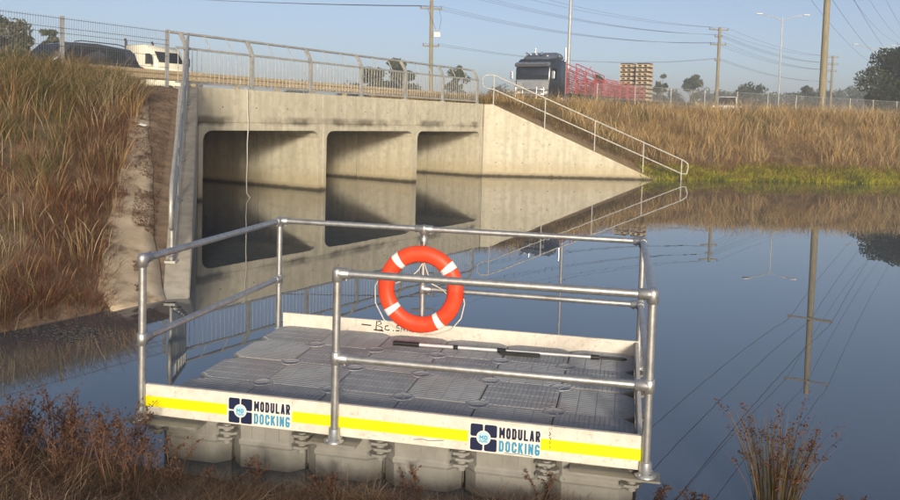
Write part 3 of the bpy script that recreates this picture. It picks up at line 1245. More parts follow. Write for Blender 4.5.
ro = .373
ropes = [[pol(172, ro), pol(180, .395), pol(200, .415), pol(222, .42), pol(238, .405), pol(250, .39), pol(262, ro)],
         [pol(-8, ro), pol(-14, .39), pol(-32, .415), pol(-50, .42), pol(-68, .40), pol(-82, .385), pol(-98, ro)],
         [pol(87, .235, .03), pol(100, .16, .03), pol(140, .13, .02), pol(165, .19, .02), pol(172, .225, .03)],
         [pol(87, .235, .03), pol(72, .15, .03), pol(30, .10, .02), pol(5, .17, .02), pol(-8, .225, .03)]]
for r_ in ropes:
    P_ = []
    for i in range(len(r_) - 1):
        for k in range(4):
            t = k / 4
            P_.append(Vector(r_[i]).lerp(Vector(r_[i + 1]), t))
    P_.append(Vector(r_[-1]))
    MB().tube(P_, .0052, 6).build('grab_rope', MAT['rope'], buoy)
MB().tube([pol(87, .37), (.015, .01, .40), (.0, .02, .415)], .005, 6).build('hanging_loop', MAT['rope'], buoy)

# ------------------------------------------------------------------ telescopic pole lying on the deck
a_, b_ = dockw(1.105, 1.640, .404), dockw(2.945, 1.745, .404)
pole_t = thing('boat_hook', 'white telescopic boat hook pole with black grips lying on the dock', 'boat hook', a_, math.atan2(b_.y - a_.y, b_.x - a_.x))
PL = (b_ - a_).length


def px_(f0, f1, r_, material, name, z=0.0, y=0.0):
    MB().tube([(PL * f0, y, z), (PL * f1, y, z)], r_, 10).build(name, material, pole_t)


px_(.0, .115, .0185, MAT['black'], 'grip')
px_(.112, .47, .0125, MAT['alu'], 'outer_tube')
px_(.47, .87, .0105, MAT['alu'], 'middle_tube')
px_(.87, .985, .010, MAT['black'], 'inner_tube')
px_(.265, .285, .0175, MAT['black'], 'clamp')
px_(.455, .492, .0185, MAT['black'], 'clamp')
px_(.850, .885, .0185, MAT['black'], 'clamp')
MB().tube([(PL * .965, 0, 0), (PL * .99, 0, .0), (PL * 1.0, 0, .0)], [.012, .012, .004], 8).build('tip', MAT['black'], pole_t)
m = MB().box((PL * .555, -.058, -.002), (.31, .040, .026))
m.tube([(PL * .49, -.018, 0), (PL * .52, -.05, 0)], .008, 6)
m.build('hook_head', MAT['black'], pole_t, bevel=.004)

# ------------------------------------------------------------------ mesh fence on the left bank
fence = thing('mesh_fence', 'grey welded wire mesh fence at the top of the left bank', 'fence', W(0, 1.95, ROAD_Z), ROAD_RZ)
FH = 1.58
pm = MB().box((0, 0, FH / 2 - .1), (.075, .075, FH + .25)).mesh('post', MAT['steel_grey'])
FS = [.55, -2.45, -5.45, -8.45]
for s_ in FS:
    o = put('post', pm, fence)
    o.location = (s_, 0, 0)
m = MB()
k = -1.47
while k < 1.48:
    m.tube([(k, -.045, .05), (k, -.045, FH - .32), (k, -.02, FH - .26), (k, -.045, FH - .2), (k, -.045, FH)], .0034, 4, cap=False, smooth=False)
    k += .062
for z in (.08, .3, .6, .9, 1.2, FH - .26, FH - .04):
    m.tube([(-1.5, -.05, z), (1.5, -.05, z)], .0055, 4, cap=False)
panel = m.mesh('mesh_panel', mat('dull fence wire', (.10, .10, .10), rough=.6))
for a, b in zip(FS[:-1], FS[1:]):
    o = put('mesh_panel', panel, fence)
    o.location = ((a + b) / 2, 0, 0)
    o['kind'] = 'stuff'

# chain-link fence along the right bank
fa, fb = Vector((8.7, 50, 0)), Vector((46, 72.2, 0))
fdir = (fb - fa).normalized()
cl = thing('chain_link_fence', 'grey chain-link fence on posts behind the golden right bank', 'fence', (fa.x, fa.y, ROAD_Z), math.atan2(fdir.y, fdir.x))
NP_ = 15
pm = MB().tube([(0, 0, -.2), (0, 0, 1.85)], .035, 6).mesh('post', MAT['galv_old'])
LF = (fb - fa).length
for k in range(NP_):
    o = put('post', pm, cl)
    o.location = (LF * k / (NP_ - 1), random.uniform(-.05, .05), 0)
    o.rotation_euler = (random.uniform(-.03, .03), random.uniform(-.04, .04), 0)
m = MB()
for z in (.1, .95, 1.8):
    m.tube([(0, 0, z), (LF, 0, z)], .014, 4, cap=False)
o = m.build('fence_wire', MAT['galv_old'], cl)
m = MB()
x = -1.7
while x < LF:
    for sgn in (1, -1):
        a, b = (x, .02, .1), (x + 1.7, .02, 1.8)
        if sgn < 0:
            a, b = (x + 1.7, .02, .1), (x, .02, 1.8)
        m.bar(a, b, .006, .006)
    x += .14
o = m.build('chain_mesh', MAT['galv_old'], cl)
o['kind'] = 'stuff'


# ------------------------------------------------------------------ poles, street lights, wires
def util_pole(label, xy, h, r0, arms, arm_dir, group=None, gear=False, lean=(0, 0)):
    """arms: (height above the water, length). Returns wire attachment points per arm."""
    root = thing('utility_pole', label, 'utility pole', (xy[0], xy[1], ROAD_Z), 0, group)
    MB().tube([(0, 0, -.3), (lean[0] * .5, lean[1] * .5, h * .5), (lean[0], lean[1], h)], [r0, r0 * .86, r0 * .7], 10).build('shaft', MAT['wood_pole'], root)
    att = []
    ad = Vector((arm_dir[0], arm_dir[1], 0)).normalized()
    for z, L, cnt in arms:
        f = (z - ROAD_Z) / h
        c = Vector((lean[0] * f, lean[1] * f, z - ROAD_Z)) + Vector((-ad.y, ad.x, 0)) * r0
        arm = MB().bar(c - ad * L / 2, c + ad * L / 2, .10, .12).build('cross_arm', MAT['wood_pole'], root)
        row = []
        for k in range(cnt):
            t = -.46 + .92 * k / max(1, cnt - 1)
            q_ = c + ad * (L * t) + Vector((0, 0, .06))
            MB().lathe([(.03, 0), (.06, .03), (.035, .07), (.06, .11), (.035, .15), (.04, .19)], 8, c=q_).build('insulator', MAT['porcelain'], arm)
            row.append(Vector((xy[0], xy[1], ROAD_Z)) + q_ + Vector((0, 0, .19)))
        att.append(row)
    if gear:
        m = MB().box((.42, -.15, 6.95), (.55, .35, .45))
        m.lathe([(.07, 7.2), (.04, 7.45)], 8, c=(.3, -.15, 0))
        m.lathe([(.07, 7.2), (.04, 7.45)], 8, c=(.55, -.15, 0))
        m.build('switch_box', MAT['steel_grey'], root)
        MB().tube([(.5, -.1, 9.3), (.75, -.2, 8.4), (.6, -.15, 7.4)], .015, 4).build('drop_cable', MAT['wire'], root)
        MB().tube([(-.5, -.1, 9.3), (-.25, -.2, 8.6), (.3, -.15, 7.4)], .015, 4).build('drop_cable', MAT['wire'], root)
    return att


def wire(p, q, sag, label, group, r_=.014):
    P_ = []
    for k in range(17):
        t = k / 16
        v = p.lerp(q, t)
        v.z -= sag * 4 * t * (1 - t)
        P_.append(v)
    tag(MB().tube(P_, r_, 4, cap=False).build('power_line', MAT['wire']), label, 'power line', group)


lineA = Vector((30.3, 95, 0)) - Vector((-1.9, 75, 0))
perpA = Vector((-lineA.y, lineA.x, 0)).normalized()
g1 = util_pole('timber power pole with switch gear behind the balustrade', (-1.9, 75), 13.6, .20, [(15.4, 2.2, 2), (14.0, 2.2, 3), (12.05, 2.0, 3), (8.7, 1.5, 2)], (1, .15, 0), gear=True, lean=(-.25, 0))
g2 = util_pole('timber power pole with stacked cross arms, left of the double street lights', (30.3, 95), 10.7, .21, [(13.2, 2.4, 2), (12.4, .9, 3), (11.5, 2.0, 3), (9.7, .7, 2)], (1, .2, 0))
g3 = util_pole('slender far power pole just right of the thick timber pole', (60.7, 133), 11.2, .22, [(13.7, 2.4, 2), (12.6, 2.4, 3), (11.5, 2.0, 3), (9.7, .7, 2)], (1, .2, 0))
for i, (ra, rb, rc) in enumerate(zip(g1, g2, g3)):
    for a, b, c in zip(ra, rb, rc):
        wire(a, b, 1.0, 'thin overhead wire in the sky left of the stacked cross arms', 'wires across the left sky', .010)
        wire(b, c, .8, 'thin distant wire between the two far power poles', 'wires between the far power poles', .012)
for i in (1, 2):
    for a in g1[i]:
        wire(a, a + Vector((-60, -12, 1.0)), 1.0, 'thin wire running left from the pole behind the balustrade', 'wires running left behind the balustrade')
P1 = Vector((27.65, 62, 0))
for P_, lab in ((P1, 'thick mossy timber power pole standing on the right bank'), (P1 - DV * 78, 'timber power pole on the left bank beside the photographer'),
                (P1 + DV * 92, 'timber power pole far off beyond the right edge tree')):
    att = util_pole(lab, (P_.x, P_.y), 15.2, .27, [(12.1, 3.2, 3), (16.9, 3.2, 3)], (NV.x, NV.y), lean=(-.02, 0) if P_ is P1 else (0, 0))
    if P_ is P1:
        aM = att
    elif P_.x < 0:
        aL = att
    else:
        aR = att
for rl, rm, rr in zip(aL, aM, aR):
    for a, b, c in zip(rl, rm, rr):
        wire(a, b, 1.6, 'dark wire passing over the pond towards the camera, seen as a reflection', 'wires over the pond', .016)
        wire(b, c, 1.6, 'dark wire sloping down in the top right sky', 'wires in the top right sky', .014)


def street_light(label, xy, h, arms, r0=.10, rz=0.0):
    root = thing('street_light', label, 'street light', (xy[0], xy[1], ROAD_Z), rz)
    MB().tube([(0, 0, -.2), (0, 0, h * .5), (0, 0, h)], [r0, r0 * .8, r0 * .55], 8).build('pole', MAT['steel_grey'], root)
    for sgn in arms:
        a = MB().tube([(0, 0, h - .5), (sgn * .3, 0, h - .15), (sgn * 1.2, 0, h + .12), (sgn * 2.3, 0, h + .32)], .045, 6).build('arm', MAT['steel_grey'], root)
        m = MB().box((sgn * 2.6, 0, h + .37), (.75, .26, .10))
        m.build('lamp_head', MAT['steel_grey'], a, bevel=.02)
    return root


street_light('nearer double-arm street light left of the thick timber pole', (36.2, 92), 11.6, (-1, 1))
street_light('farther double-arm street light beside the right edge tree', (58.6, 116), 11.0, (-1, 1))
street_light('tall pale street light pole rising behind the dark truck', (8.55, 61.5), 14.5, (1,), r0=.13)


# ------------------------------------------------------------------ vehicles
def loft(m, secs, mi=0):
    """secs: list of (x, [(y, z), ...]) rings with the same count"""
    n = len(secs[0][1])
    vs = [(x, y, z) for x, ring in secs for y, z in ring]
    fs = []
    for i in range(len(secs) - 1):
        for k in range(n):
            l = (k + 1) % n
            fs.append((i * n + k, (i + 1) * n + k, (i + 1) * n + l, i * n + l))
    fs.append(tuple(range(n)))
    fs.append(tuple(reversed(range((len(secs) - 1) * n, len(secs) * n))))
    m.add(vs, fs, True, mi)


def wheel(parent, x, y, r_, w=.24):
    t = MB().lathe([(r_ * .62, -w / 2), (r_ * .93, -w / 2), (r_, -w * .35), (r_, w * .35), (r_ * .93, w / 2), (r_ * .62, w / 2)], 20, axis='y', c=(x, y, r_))
    o = t.build('wheel', MAT['tyre'], parent)
    MB().lathe([(.05, -w * .46), (r_ * .6, -w * .42), (r_ * .64, 0), (r_ * .6, w * .42), (.05, w * .46)], 14, axis='y', c=(x, y, r_)).build('rim', MAT['chrome'], o)
    return o


def car(label, loc, heading, paint, L=4.7, Wd=1.86, H=1.72, suv=True, name='parked_car', group=None):
    """+x is the front of the car"""
    root = thing(name, label, 'car', loc, heading, group)
    hw, belt = Wd / 2, .98 if suv else .88

    def ring(w, z0, z1, r_=.10):
        return [(-w + r_, z0), (w - r_, z0), (w, z0 + r_), (w, z1 - r_), (w - r_, z1), (-w + r_, z1), (-w, z1 - r_), (-w, z0 + r_)]
    m = MB()
    loft(m, [(-L / 2, ring(hw * .86, .42, belt - .10)), (-L / 2 + .12, ring(hw * .96, .30, belt + .02)), (-L * .25, ring(hw, .26, belt + .02)), (L * .18, ring(hw, .26, belt)),
             (L * .36, ring(hw * .98, .28, belt - .05)), (L / 2 - .14, ring(hw * .93, .32, belt - .14)), (L / 2, ring(hw * .80, .40, belt - .26))])
    m.build('body', paint, root)
    m = MB()

    def cab(x, w, z, z0):
        return (x, [(-w * 1.10, z0), (w * 1.10, z0), (w, z - .07), (w - .1, z), (-w + .1, z), (-w, z - .07)])
    loft(m, [cab(-L / 2 + .10, hw * .74, belt + .10, belt - .05), cab(-L / 2 + .48, hw * .80, H - .10, belt - .05), cab(-L * .12, hw * .83, H, belt - .05),
             cab(L * .06, hw * .82, H - .02, belt - .05), cab(L * .13, hw * .80, H - .10, belt - .05), cab(L * .27, hw * .78, belt + .06, belt - .05)])
    m.build('cabin', paint, root)
    # glass panels, a little proud of the cabin
    zt, zb = H - .15, belt + .07
    m = MB()
    m.add([(L * .262, -hw * .72, belt + .09), (L * .262, hw * .72, belt + .09), (L * .148, hw * .70, zt + .05), (L * .148, -hw * .70, zt + .05)], [(0, 1, 2, 3)])
    m.build('windscreen', MAT['glass'], root)
    for sy in (-1, 1):
        for (a0, a1, b0, b1) in ((L * .19, L * .03, L * .10, L * .03), (L * .015, -L * .17, L * .015, -L * .17), (-L * .185, -L * .36, -L * .185, -L * .32)):
            m = MB()
            yb, yt = hw * .885 * sy, hw * .842 * sy
            q = [(a0, yb, zb), (a1, yb, zb), (b1, yt, zt), (b0, yt, zt)]
            m.add(q, [(0, 1, 2, 3) if sy > 0 else (3, 2, 1, 0)])
            m.build('side_window', MAT['glass'], root)
        MB().box((L * .19, sy * (hw + .09), belt + .10), (.10, .18, .14)).build('mirror', paint, root, bevel=.03)
        MB().box((L / 2 - .10, sy * hw * .66, belt - .30), (.16, .34, .15)).build('headlight', MAT['lamp'], root, bevel=.03)
        MB().box((-L / 2 + .06, sy * hw * .78, belt - .12), (.12, .20, .24)).build('tail_light', MAT['redlamp'], root, bevel=.03)
        if suv:
            MB().tube([(-L * .36, sy * hw * .66, H + .0), (-L * .30, sy * hw * .66, H + .05), (L * .0, sy * hw * .66, H + .06), (L * .05, sy * hw * .66, H + .01)], .018, 6).build('roof_rack', MAT['black'], root)
    MB().box((L / 2 - .02, 0, .62), (.06, .9, .18)).build('grille', MAT['black'], root, bevel=.02)
    m = MB()
    m.add([(-L / 2 + .085, -hw * .62, belt + .16), (-L / 2 + .085, hw * .62, belt + .16), (-L / 2 + .40, hw * .64, zt + .0), (-L / 2 + .40, -hw * .64, zt + .0)], [(3, 2, 1, 0)])
    m.build('rear_window', MAT['glass'], root)
    for sx in (-.30, .31):
        for sy in (-1, 1):
            wheel(root, L * sx, sy * (hw - .10), .36 if suv else .32)
    return root


HEAD = math.atan2(-DV.y, -DV.x)
RZ_ = ROAD_Z + .03
p_ = at_y(70, 90, 28.5)
p_.z = RZ_
car('black car seen through the wire mesh fence on the left', p_, HEAD, MAT['carblack'], L=4.8, H=1.66, name='black_car')
p_ = at_y(727, 105, 68)
car('white car half hidden by grass near the stacked-arm power pole', (p_.x, p_.y, ROAD_Z), R(252), MAT['carwhite'], H=1.92, name='white_car')
p_ = at_y(684, 105, 92)
car('silver car beyond the fence between the pallet stacks and the power pole', (p_.x, p_.y, ROAD_Z), R(190), MAT['cargrey'], H=1.6, suv=False, name='silver_car')
p_ = at_y(459, 100, 78)
car('small white car glimpsed through the right end of the balustrade', (p_.x, p_.y, ROAD_Z), R(185), MAT['carwhite'], H=1.5, suv=False, name='white_car')


def prime_mover(label, loc, heading, paint, cabover=True):
    root = thing('truck', label, 'truck', loc, heading)
    w = 1.24
    m = MB()

    def ring(hw, z0, z1, c=.14):
        return [(-hw + c * .4, z0), (hw - c * .4, z0), (hw, z0 + c * .4), (hw, z1 - c), (hw - c, z1), (-hw + c, z1), (-hw, z1 - c), (-hw, z0 + c * .4)]
    if cabover:
        loft(m, [(-2.35, ring(w, .95, 3.55)), (-1.6, ring(w, .95, 3.62)), (-.35, ring(w, .95, 3.45)), (-.10, ring(w, .95, 3.1)), (.0, ring(w * .98, .95, 2.95))])
        m.build('cab', paint, root)
        m = MB()
        loft(m, [(-2.3, ring(w * .86, 3.55, 3.92, .2)), (-1.5, ring(w * .88, 3.55, 3.95, .2)), (-.7, ring(w * .84, 3.4, 3.72, .16)), (-.35, ring(w * .75, 3.35, 3.5, .1))])
        m.build('roof_fairing', mat('sky tinted roof fairing', (.085, .105, .14), rough=.25, spec=.6), root)  # lighter blue-grey than the cab: sky reflection put into the fairing colour
        for sy in (-1, 1):
            m = MB()
            y0, y1 = sorted((sy * .03, sy * 1.10))
            m.add([(.012, y0, 2.10), (.012, y1, 2.10), (-.02, y1, 2.92), (-.02, y0, 2.92)], [(0, 1, 2, 3)])
            m.build('windscreen', MAT['glass'], root)
            m = MB()
            m.add([(-.18, sy * 1.252, 2.12), (-.95, sy * 1.252, 2.12), (-.95, sy * 1.252, 2.85), (-.30, sy * 1.252, 2.85)], [(0, 1, 2, 3) if sy < 0 else (3, 2, 1, 0)])
            m.build('side_window', MAT['glass'], root)
            MB().tube([(-.15, sy * 1.25, 2.7), (.1, sy * 1.5, 2.7), (.1, sy * 1.5, 2.1), (-.1, sy * 1.26, 2.0)], .02, 6).build('mirror_bracket', MAT['chrome'], root)
            MB().box((.1, sy * 1.5, 2.4), (.08, .22, .5)).build('mirror', MAT['chrome'], root, bevel=.03)
            MB().tube([(-2.55, sy * 1.12, 1.1), (-2.55, sy * 1.12, 4.35)], .07, 10).build('exhaust_stack', MAT['chrome'], root)
            MB().tube([(-.6, sy * .55, 3.78), (-.3, sy * .55, 3.80), (-.1, sy * .55, 3.82)], [.03, .04, .09], 8).build('air_horn', MAT['chrome'], root)
            MB().box((.06, sy * .85, 1.25), (.12, .42, .22)).build('headlight', MAT['lamp'], root, bevel=.03)
            m = MB().lathe([(.05, -.75), (.33, -.72), (.33, .72), (.05, .75)], 16, axis='x', c=(-3.0, sy * .98, .80))
            m.build('fuel_tank', MAT['chrome'], root)
        MB().bar((.10, -1.2, 3.08), (.10, 1.2, 3.08), .40, .22, up=(.35, 0, 1)).build('sun_visor', MAT['chrome'], root, bevel=.03)
        MB().box((.012, 0, 1.52), (.03, 2.3, 1.0)).build('front_panel', MAT['steel_grey'], root, bevel=.03)
        MB().box((.02, 0, 2.06), (.05, 2.36, .07)).build('trim_strip', MAT['chrome'], root)
        g = MB()
        for k in range(9):
            g.box((.03, 0, 1.15 + k * .095), (.05, 1.5, .045))
        g.build('grille', MAT['chrome'], root)
        m = MB()
        for z in (.55, .85, 1.15, 1.45):
            m.tube([(.05, -1.15, z), (.38, -1.0, z), (.42, 0, z), (.38, 1.0, z), (.05, 1.15, z)], .045, 8)
        for y in (-1.0, -.5, .5, 1.0):
            m.tube([(.40, y, .5), (.40, y, 1.6)], .045, 8)
        m.build('bull_bar', MAT['chrome'], root)
        for k in range(5):
            MB().box((-.45, -.8 + .4 * k, 3.76 if abs(k - 2) < 2 else 3.66), (.10, .12, .08)).build('roof_light', MAT['lamp'], root, bevel=.02)
    else:
        loft(m, [(-3.4, ring(w, .95, 3.50, .06)), (-1.75, ring(w, .95, 3.50, .06)), (-1.3, ring(w * .98, .95, 3.25, .08)), (-.72, ring(w * .95, .95, 2.35)), (-.70, ring(w * .92, .95, 2.12)), (.75, ring(w * .84, .8, 1.92)),
                 (.95, ring(w * .78, .8, 1.7))])
        m.build('cab', paint, root)
        m = MB()
        m.add([(-.735, -1.02, 2.42), (-.735, 1.02, 2.42), (-1.20, .98, 3.10), (-1.20, -.98, 3.10)], [(0, 1, 2, 3)])
        m.build('windscreen', MAT['glass'], root)
        for sy in (-1, 1):
            for a, b in ((-1.0, -1.7), (-2.35, -2.95)):
                m = MB()
                m.add([(a, sy * 1.252, 2.3), (b, sy * 1.252, 2.3), (b, sy * 1.252, 2.95), (a - .28, sy * 1.252, 2.95)], [(0, 1, 2, 3) if sy < 0 else (3, 2, 1, 0)])
                m.build('side_window', MAT['glass'], root)
            MB().tube([(-3.62, sy * 1.08, 1.1), (-3.62, sy * 1.08, 3.75), (-3.70, sy * 1.08, 3.9)], .075, 10).build('exhaust_stack', MAT['black'], root)
            MB().box((-.9, sy * 1.55, 2.55), (.12, .22, .55)).build('mirror', MAT['black'], root, bevel=.03)
            MB().box((.92, sy * .75, 1.2), (.10, .36, .2)).build('headlight', MAT['lamp'], root, bevel=.03)
        MB().box((.97, 0, 1.25), (.06, 1.0, .8)).build('grille', MAT['chrome'], root, bevel=.02)
        MB().box((1.05, 0, .62), (.22, 2.3, .35)).build('bumper', MAT['chrome'], root, bevel=.04)
    MB().box((-3.4, 0, .85), (5.2, .85, .22)).build('chassis', MAT['black'], root)
    for x in ((-1.1, -4.2, -5.4) if cabover else (.2, -4.6, -5.8)):
        for sy in (-1, 1):
            wheel(root, x, sy * 1.05, .50, .32)
    return root


TN = 7.9
prime_mover('dark cab-over semi-trailer truck with chrome bull bar driving beyond the bank', W(34.2, TN, RZ_), HEAD, MAT['truckdark'], True)
prime_mover('cream conventional truck behind the left mesh fence', tuple(at_y(180, 100, 52).xy) + (RZ_,), R(-28), MAT['cream'], False)

# trailer with red racks
T0 = W(38.2, TN, RZ_)
tr = thing('trailer', 'flat trailer with red steel racks behind the dark truck', 'trailer', T0, ROAD_RZ)
MB().box((9.2, 0, 1.25), (19.0, 2.4, .22)).build('deck', MAT['black'], tr)
MB().box((9.2, 0, 1.0), (18.6, .9, .3)).build('frame', MAT['black'], tr)
for x in (12.5, 13.8, 15.1):
    for sy in (-1, 1):
        wheel(tr, x, sy * 1.0, .48, .3)
for bx, ln, hh in ((.4, 5.2, 2.05), (5.9, 4.6, 1.3), (10.8, 3.8, 1.15)):
    m = MB()
    for sy in (-1.1, -.4, .4, 1.1):
        for i in range(5):
            zz = 1.37 + hh * (i + 1) / 5
            drop = .10 * i
            m.bar((bx, sy, zz), (bx + ln, sy, zz - (.55 if bx < 1 else .1)), .055, .055)
        for k in range(4):
            x = bx + ln * k / 3
            m.bar((x, sy, 1.36), (x, sy, 1.37 + hh - (.55 if bx < 1 else .1) * k / 3), .05, .05)
        m.bar((bx, sy, 1.4), (bx + ln / 2, sy, 1.35 + hh), .035, .035)
        m.bar((bx + ln / 2, sy, 1.35 + hh * .9), (bx + ln, sy, 1.4), .035, .035)
    m.build('red_rack', MAT['red'], tr)
# two stacks of pallets
PLN = ('bottom', 'second', 'third', 'fourth', 'fifth', 'sixth', 'seventh', 'eighth', 'top')
for st, (yy_, side) in enumerate(((.72, 'left'), (-.72, 'right'))):
    for k in range(9):
        root = put('pallet', None)
        nth = PLN[k] if k in (0, 8) else PLN[k] + ' from the bottom'
        tag(root, 'loaded pallet, %s, in the %s stack on the trailer' % (nth, side), 'pallet', side + ' pallet stack')
        root.location = T0 + DV * 15.6 + NV * yy_ + Vector((0, 0, 1.365 + .355 * k))
        root.rotation_euler = (0, 0, ROAD_RZ + random.uniform(-.03, .03))
        m = MB()
        for sy in (-1, 0, 1):
            m.box((0, sy * .47, .09), (1.2, .16, .15))
        m.box((0, 0, .185), (1.2, 1.12, .045))
        m.box((0, 0, .01), (1.2, 1.12, .03))
        m.build('frame', MAT['pallet'], root)
        MB().box((0, 0, .265), (1.1, 1.0, .11)).build('load', MAT['brown'], root)

# ------------------------------------------------------------------ trees
GREENS = [(.050, .070, .028), (.075, .095, .040), (.040, .055, .024), (.10, .115, .055), (.12, .12, .07)]


def tree(label, xy, h, rx, n_leaf, leaf, seed, cols=GREENS, group=None, trunk=.25, low=.25, name='tree', cat='tree', zb=ROAD_Z):
    rg = np.random.default_rng(seed)
    root = thing(name, label, cat, (xy[0], xy[1], zb), 0, group)
    m = MB()
    tip = (rg.uniform(-.3, .3), rg.uniform(-.3, .3), h * .62)
    m.tube([(0, 0, -.2), (tip[0] * .4, tip[1] * .4, h * .3), tip], [h * .028, h * .02, h * .008], 7)
    cl_ = []
    nc = 16 + int(rx * 4)
    for k in range(nc):
        a = rg.uniform(0, 2 * math.pi)
        zf = rg.uniform(low, .93)
        env = math.sin(math.pi * min(1, max(0.05, (zf - low) / (1.05 - low)) ** .8)) ** .6
        rr = rx * env * rg.uniform(.35, .9)
        c = np.array([rr * math.cos(a), rr * math.sin(a), zf * h])
        cl_.append((c, rx * rg.uniform(.28, .50)))
        if k % 2 == 0:
            m.tube([(tip[0] * .5, tip[1] * .5, h * rg.uniform(.2, .5)), (c[0] * .5, c[1] * .5, (c[2] + h * .4) / 2), tuple(c)], [h * .011, h * .008, h * .003], 5)
    m.build('trunk', MAT['bark'], root)
    n_leaf = int(n_leaf * 2.2)
    ci = rg.integers(0, nc, n_leaf)
    C = np.array([c for c, _ in cl_])[ci]
    S = np.array([s for _, s in cl_])[ci]
    v = rg.standard_normal((n_leaf, 3))
    v /= np.linalg.norm(v, axis=1)[:, None]
    P_ = C + v * (S * rg.random(n_leaf) ** .45)[:, None] * np.array([1, 1, .72])
    u = rg.standard_normal((n_leaf, 3))
    u /= np.linalg.norm(u, axis=1)[:, None]
    w = np.cross(u, rg.standard_normal((n_leaf, 3)))
    w /= np.linalg.norm(w, axis=1)[:, None]
    sz = leaf * rg.uniform(.6, 1.4, n_leaf)[:, None]
    V = np.stack([P_ - u * sz, P_ + w * sz * .42, P_ + u * sz, P_ - w * sz * .42], 1)
    tone = np.array(cols)[rg.integers(0, len(cols), nc)][ci] * rg.uniform(.75, 1.3, (n_leaf, 1))
    me = np_mesh('crown', V.reshape(-1, 3), np.arange(n_leaf * 4), np.arange(n_leaf) * 4, np.full(n_leaf, 4), np.repeat(tone, 4, 0), MAT['leaf'])
    put('crown', me, root)
    return root


def tree_px(label, x, ytop, rpx, d, n_leaf, leaf, seed, **k):
    p = at_y(x, ytop, d)
    tree(label, (p.x, p.y), p.z - ROAD_Z, rpx * d / CAM_F, n_leaf, leaf, seed, **k)


tree_px('large dark bushy tree at the right edge beyond the bank', 914, 46, 43, 75, 15000, .17, 1, low=.05, cols=[(.035, .05, .018), (.05, .068, .025), (.065, .08, .03), (.03, .042, .016)])
tree_px('grey-green tree at the top left behind the mesh fence', 9, 12, 31, 58, 6000, .16, 2, low=.1)
tree_px('small pale shrubby tree just right of the leftmost tree', 50, 26, 11, 66, 1500, .15, 3, low=.2)
tree_px('low leftmost of three trees behind the balustrade', 372, 66, 17, 105, 1800, .24, 4, low=.1)
tree_px('tallest of three trees behind the balustrade', 402, 58, 17, 105, 2200, .24, 5, low=.1)
tree_px('thin tree at the right end of the balustrade', 458, 64, 12, 105, 900, .22, 6, low=.1)
tree_px('small round tree rising behind the red racks', 596, 69, 8, 110, 900, .24, 7, low=.15)
tree_px('tree peeping out right beside the pallet stacks', 662, 72, 8, 130, 900, .26, 8, low=.15)
tree_px('tall two-lobed far tree right of the pallet stacks', 693, 71, 10, 150, 1200, .28, 9, low=.3)
tree_px('round far tree between power pole and street light', 751, 79, 15, 140, 1500, .28, 10, low=.1)
tree_px('far tree just left of the thick timber pole', 807, 84, 9, 150, 900, .28, 12, low=.15)
far = sorted([(300, 82, 13), (350, 84, 13), (500, 86, 13), (575, 88, 12), (622, 90, 12), (640, 90, 12), (675, 91, 12), (709, 89, 11), (724, 92, 12), (737, 93, 11), (772, 92, 11), (787, 91, 12), (798, 94, 10), (833, 89, 12),
              (846, 87, 13), (858, 86, 12), (871, 88, 12), (820, 91, 11), (885, 90, 12), (655, 94, 10), (762, 95, 10)])
ORD = ('leftmost', 'second', 'third', 'fourth', 'fifth', 'sixth', 'seventh', 'eighth', 'ninth', 'tenth', 'eleventh', 'twelfth', 'thirteenth', 'fourteenth', 'fifteenth', 'sixteenth',
       'seventeenth', 'eighteenth', 'nineteenth', 'twentieth', 'rightmost')
for k, (x, y, r_) in enumerate(far):
    lab = ORD[k] + ('' if k in (0, 20) else ' from the left') + ' of the low hazy trees in the far tree line'
    tree_px(lab, x, y, r_ * 1.35, 190, 1000, .36, 20 + k, low=.0, group='far tree line', cols=[(.055, .07, .04), (.07, .082, .05), (.085, .095, .06)])

# ------------------------------------------------------------------ vegetation
GOLD = (.47, .30, .115)
STRAW = (.56, .42, .22)
TAN = (.36, .235, .115)
RUST = (.235, .12, .058)
BROWN = (.15, .085, .045)
OLIVE = (.17, .165, .055)
GREEN = (.11, .135, .04)
LIME = (.46, .50, .05)
YEL = (.66, .54, .06)


def tufts(cx, cy, per, spread):
    N = len(cx)
    n = N * per
    a = RNG.random(n) * 2 * np.pi
    r = spread * np.sqrt(RNG.random(n))
    x = np.repeat(cx, per) + r * np.cos(a)
    y = np.repeat(cy, per) + r * np.sin(a)
    return x, y, np.cos(a), np.sin(a), r / spread


LEAF = (1.0, .85, .5)
LEAF2 = (1.0, .7)
PLUME = (.45, .4, 1.5, 1.1)
STEM = (1.0, .8, .6)

def clumps(cx, cy, zf, per, spread, hgt, wmin, wmax, arch, wild, palette, idx, prof, droop, jit=.16, hvar=(.45, 1.25)):
    """grass clumps of one colour each: every clump keeps its own species, height and dryness"""
    x, y, ox, oy, rad = tufts(cx, cy, per, spread)
    N = len(x)
    hh = np.repeat(hgt, per) * RNG.uniform(hvar[0], hvar[1], N)
    ar = np.repeat(arch, per) if np.ndim(arch) else arch
    lean = np.stack([ox, oy], -1) * (hh * (.15 + ar * rad) * RNG.uniform(.3, 1.3, N))[:, None] + RNG.standard_normal((N, 2)) * (hh * wild)[:, None]
    pal = np.array(palette)
    c = pal[np.repeat(idx, per)] * (1 + jit * RNG.standard_normal((N, 1))).clip(.5, 1.6)
    odd = RNG.random(N) < .18
    c[odd] = pal[RNG.integers(0, len(pal), int(odd.sum()))]
    return blades(np.stack([x, y, zf(x, y) - .02], -1), hh, RNG.uniform(wmin, wmax, N), lean, c, prof, droop=droop)


# --- left bank
def left_limit(n):
    e = np.interp(n, [p[1] for p in PATH_L], [p[0] for p in PATH_L]) + .06
    return np.where(n > -1.2, np.interp(n, [-1.2, .2, 1.4, 2.2], [-2.9, -2.2, -1.2, -.6]), e)


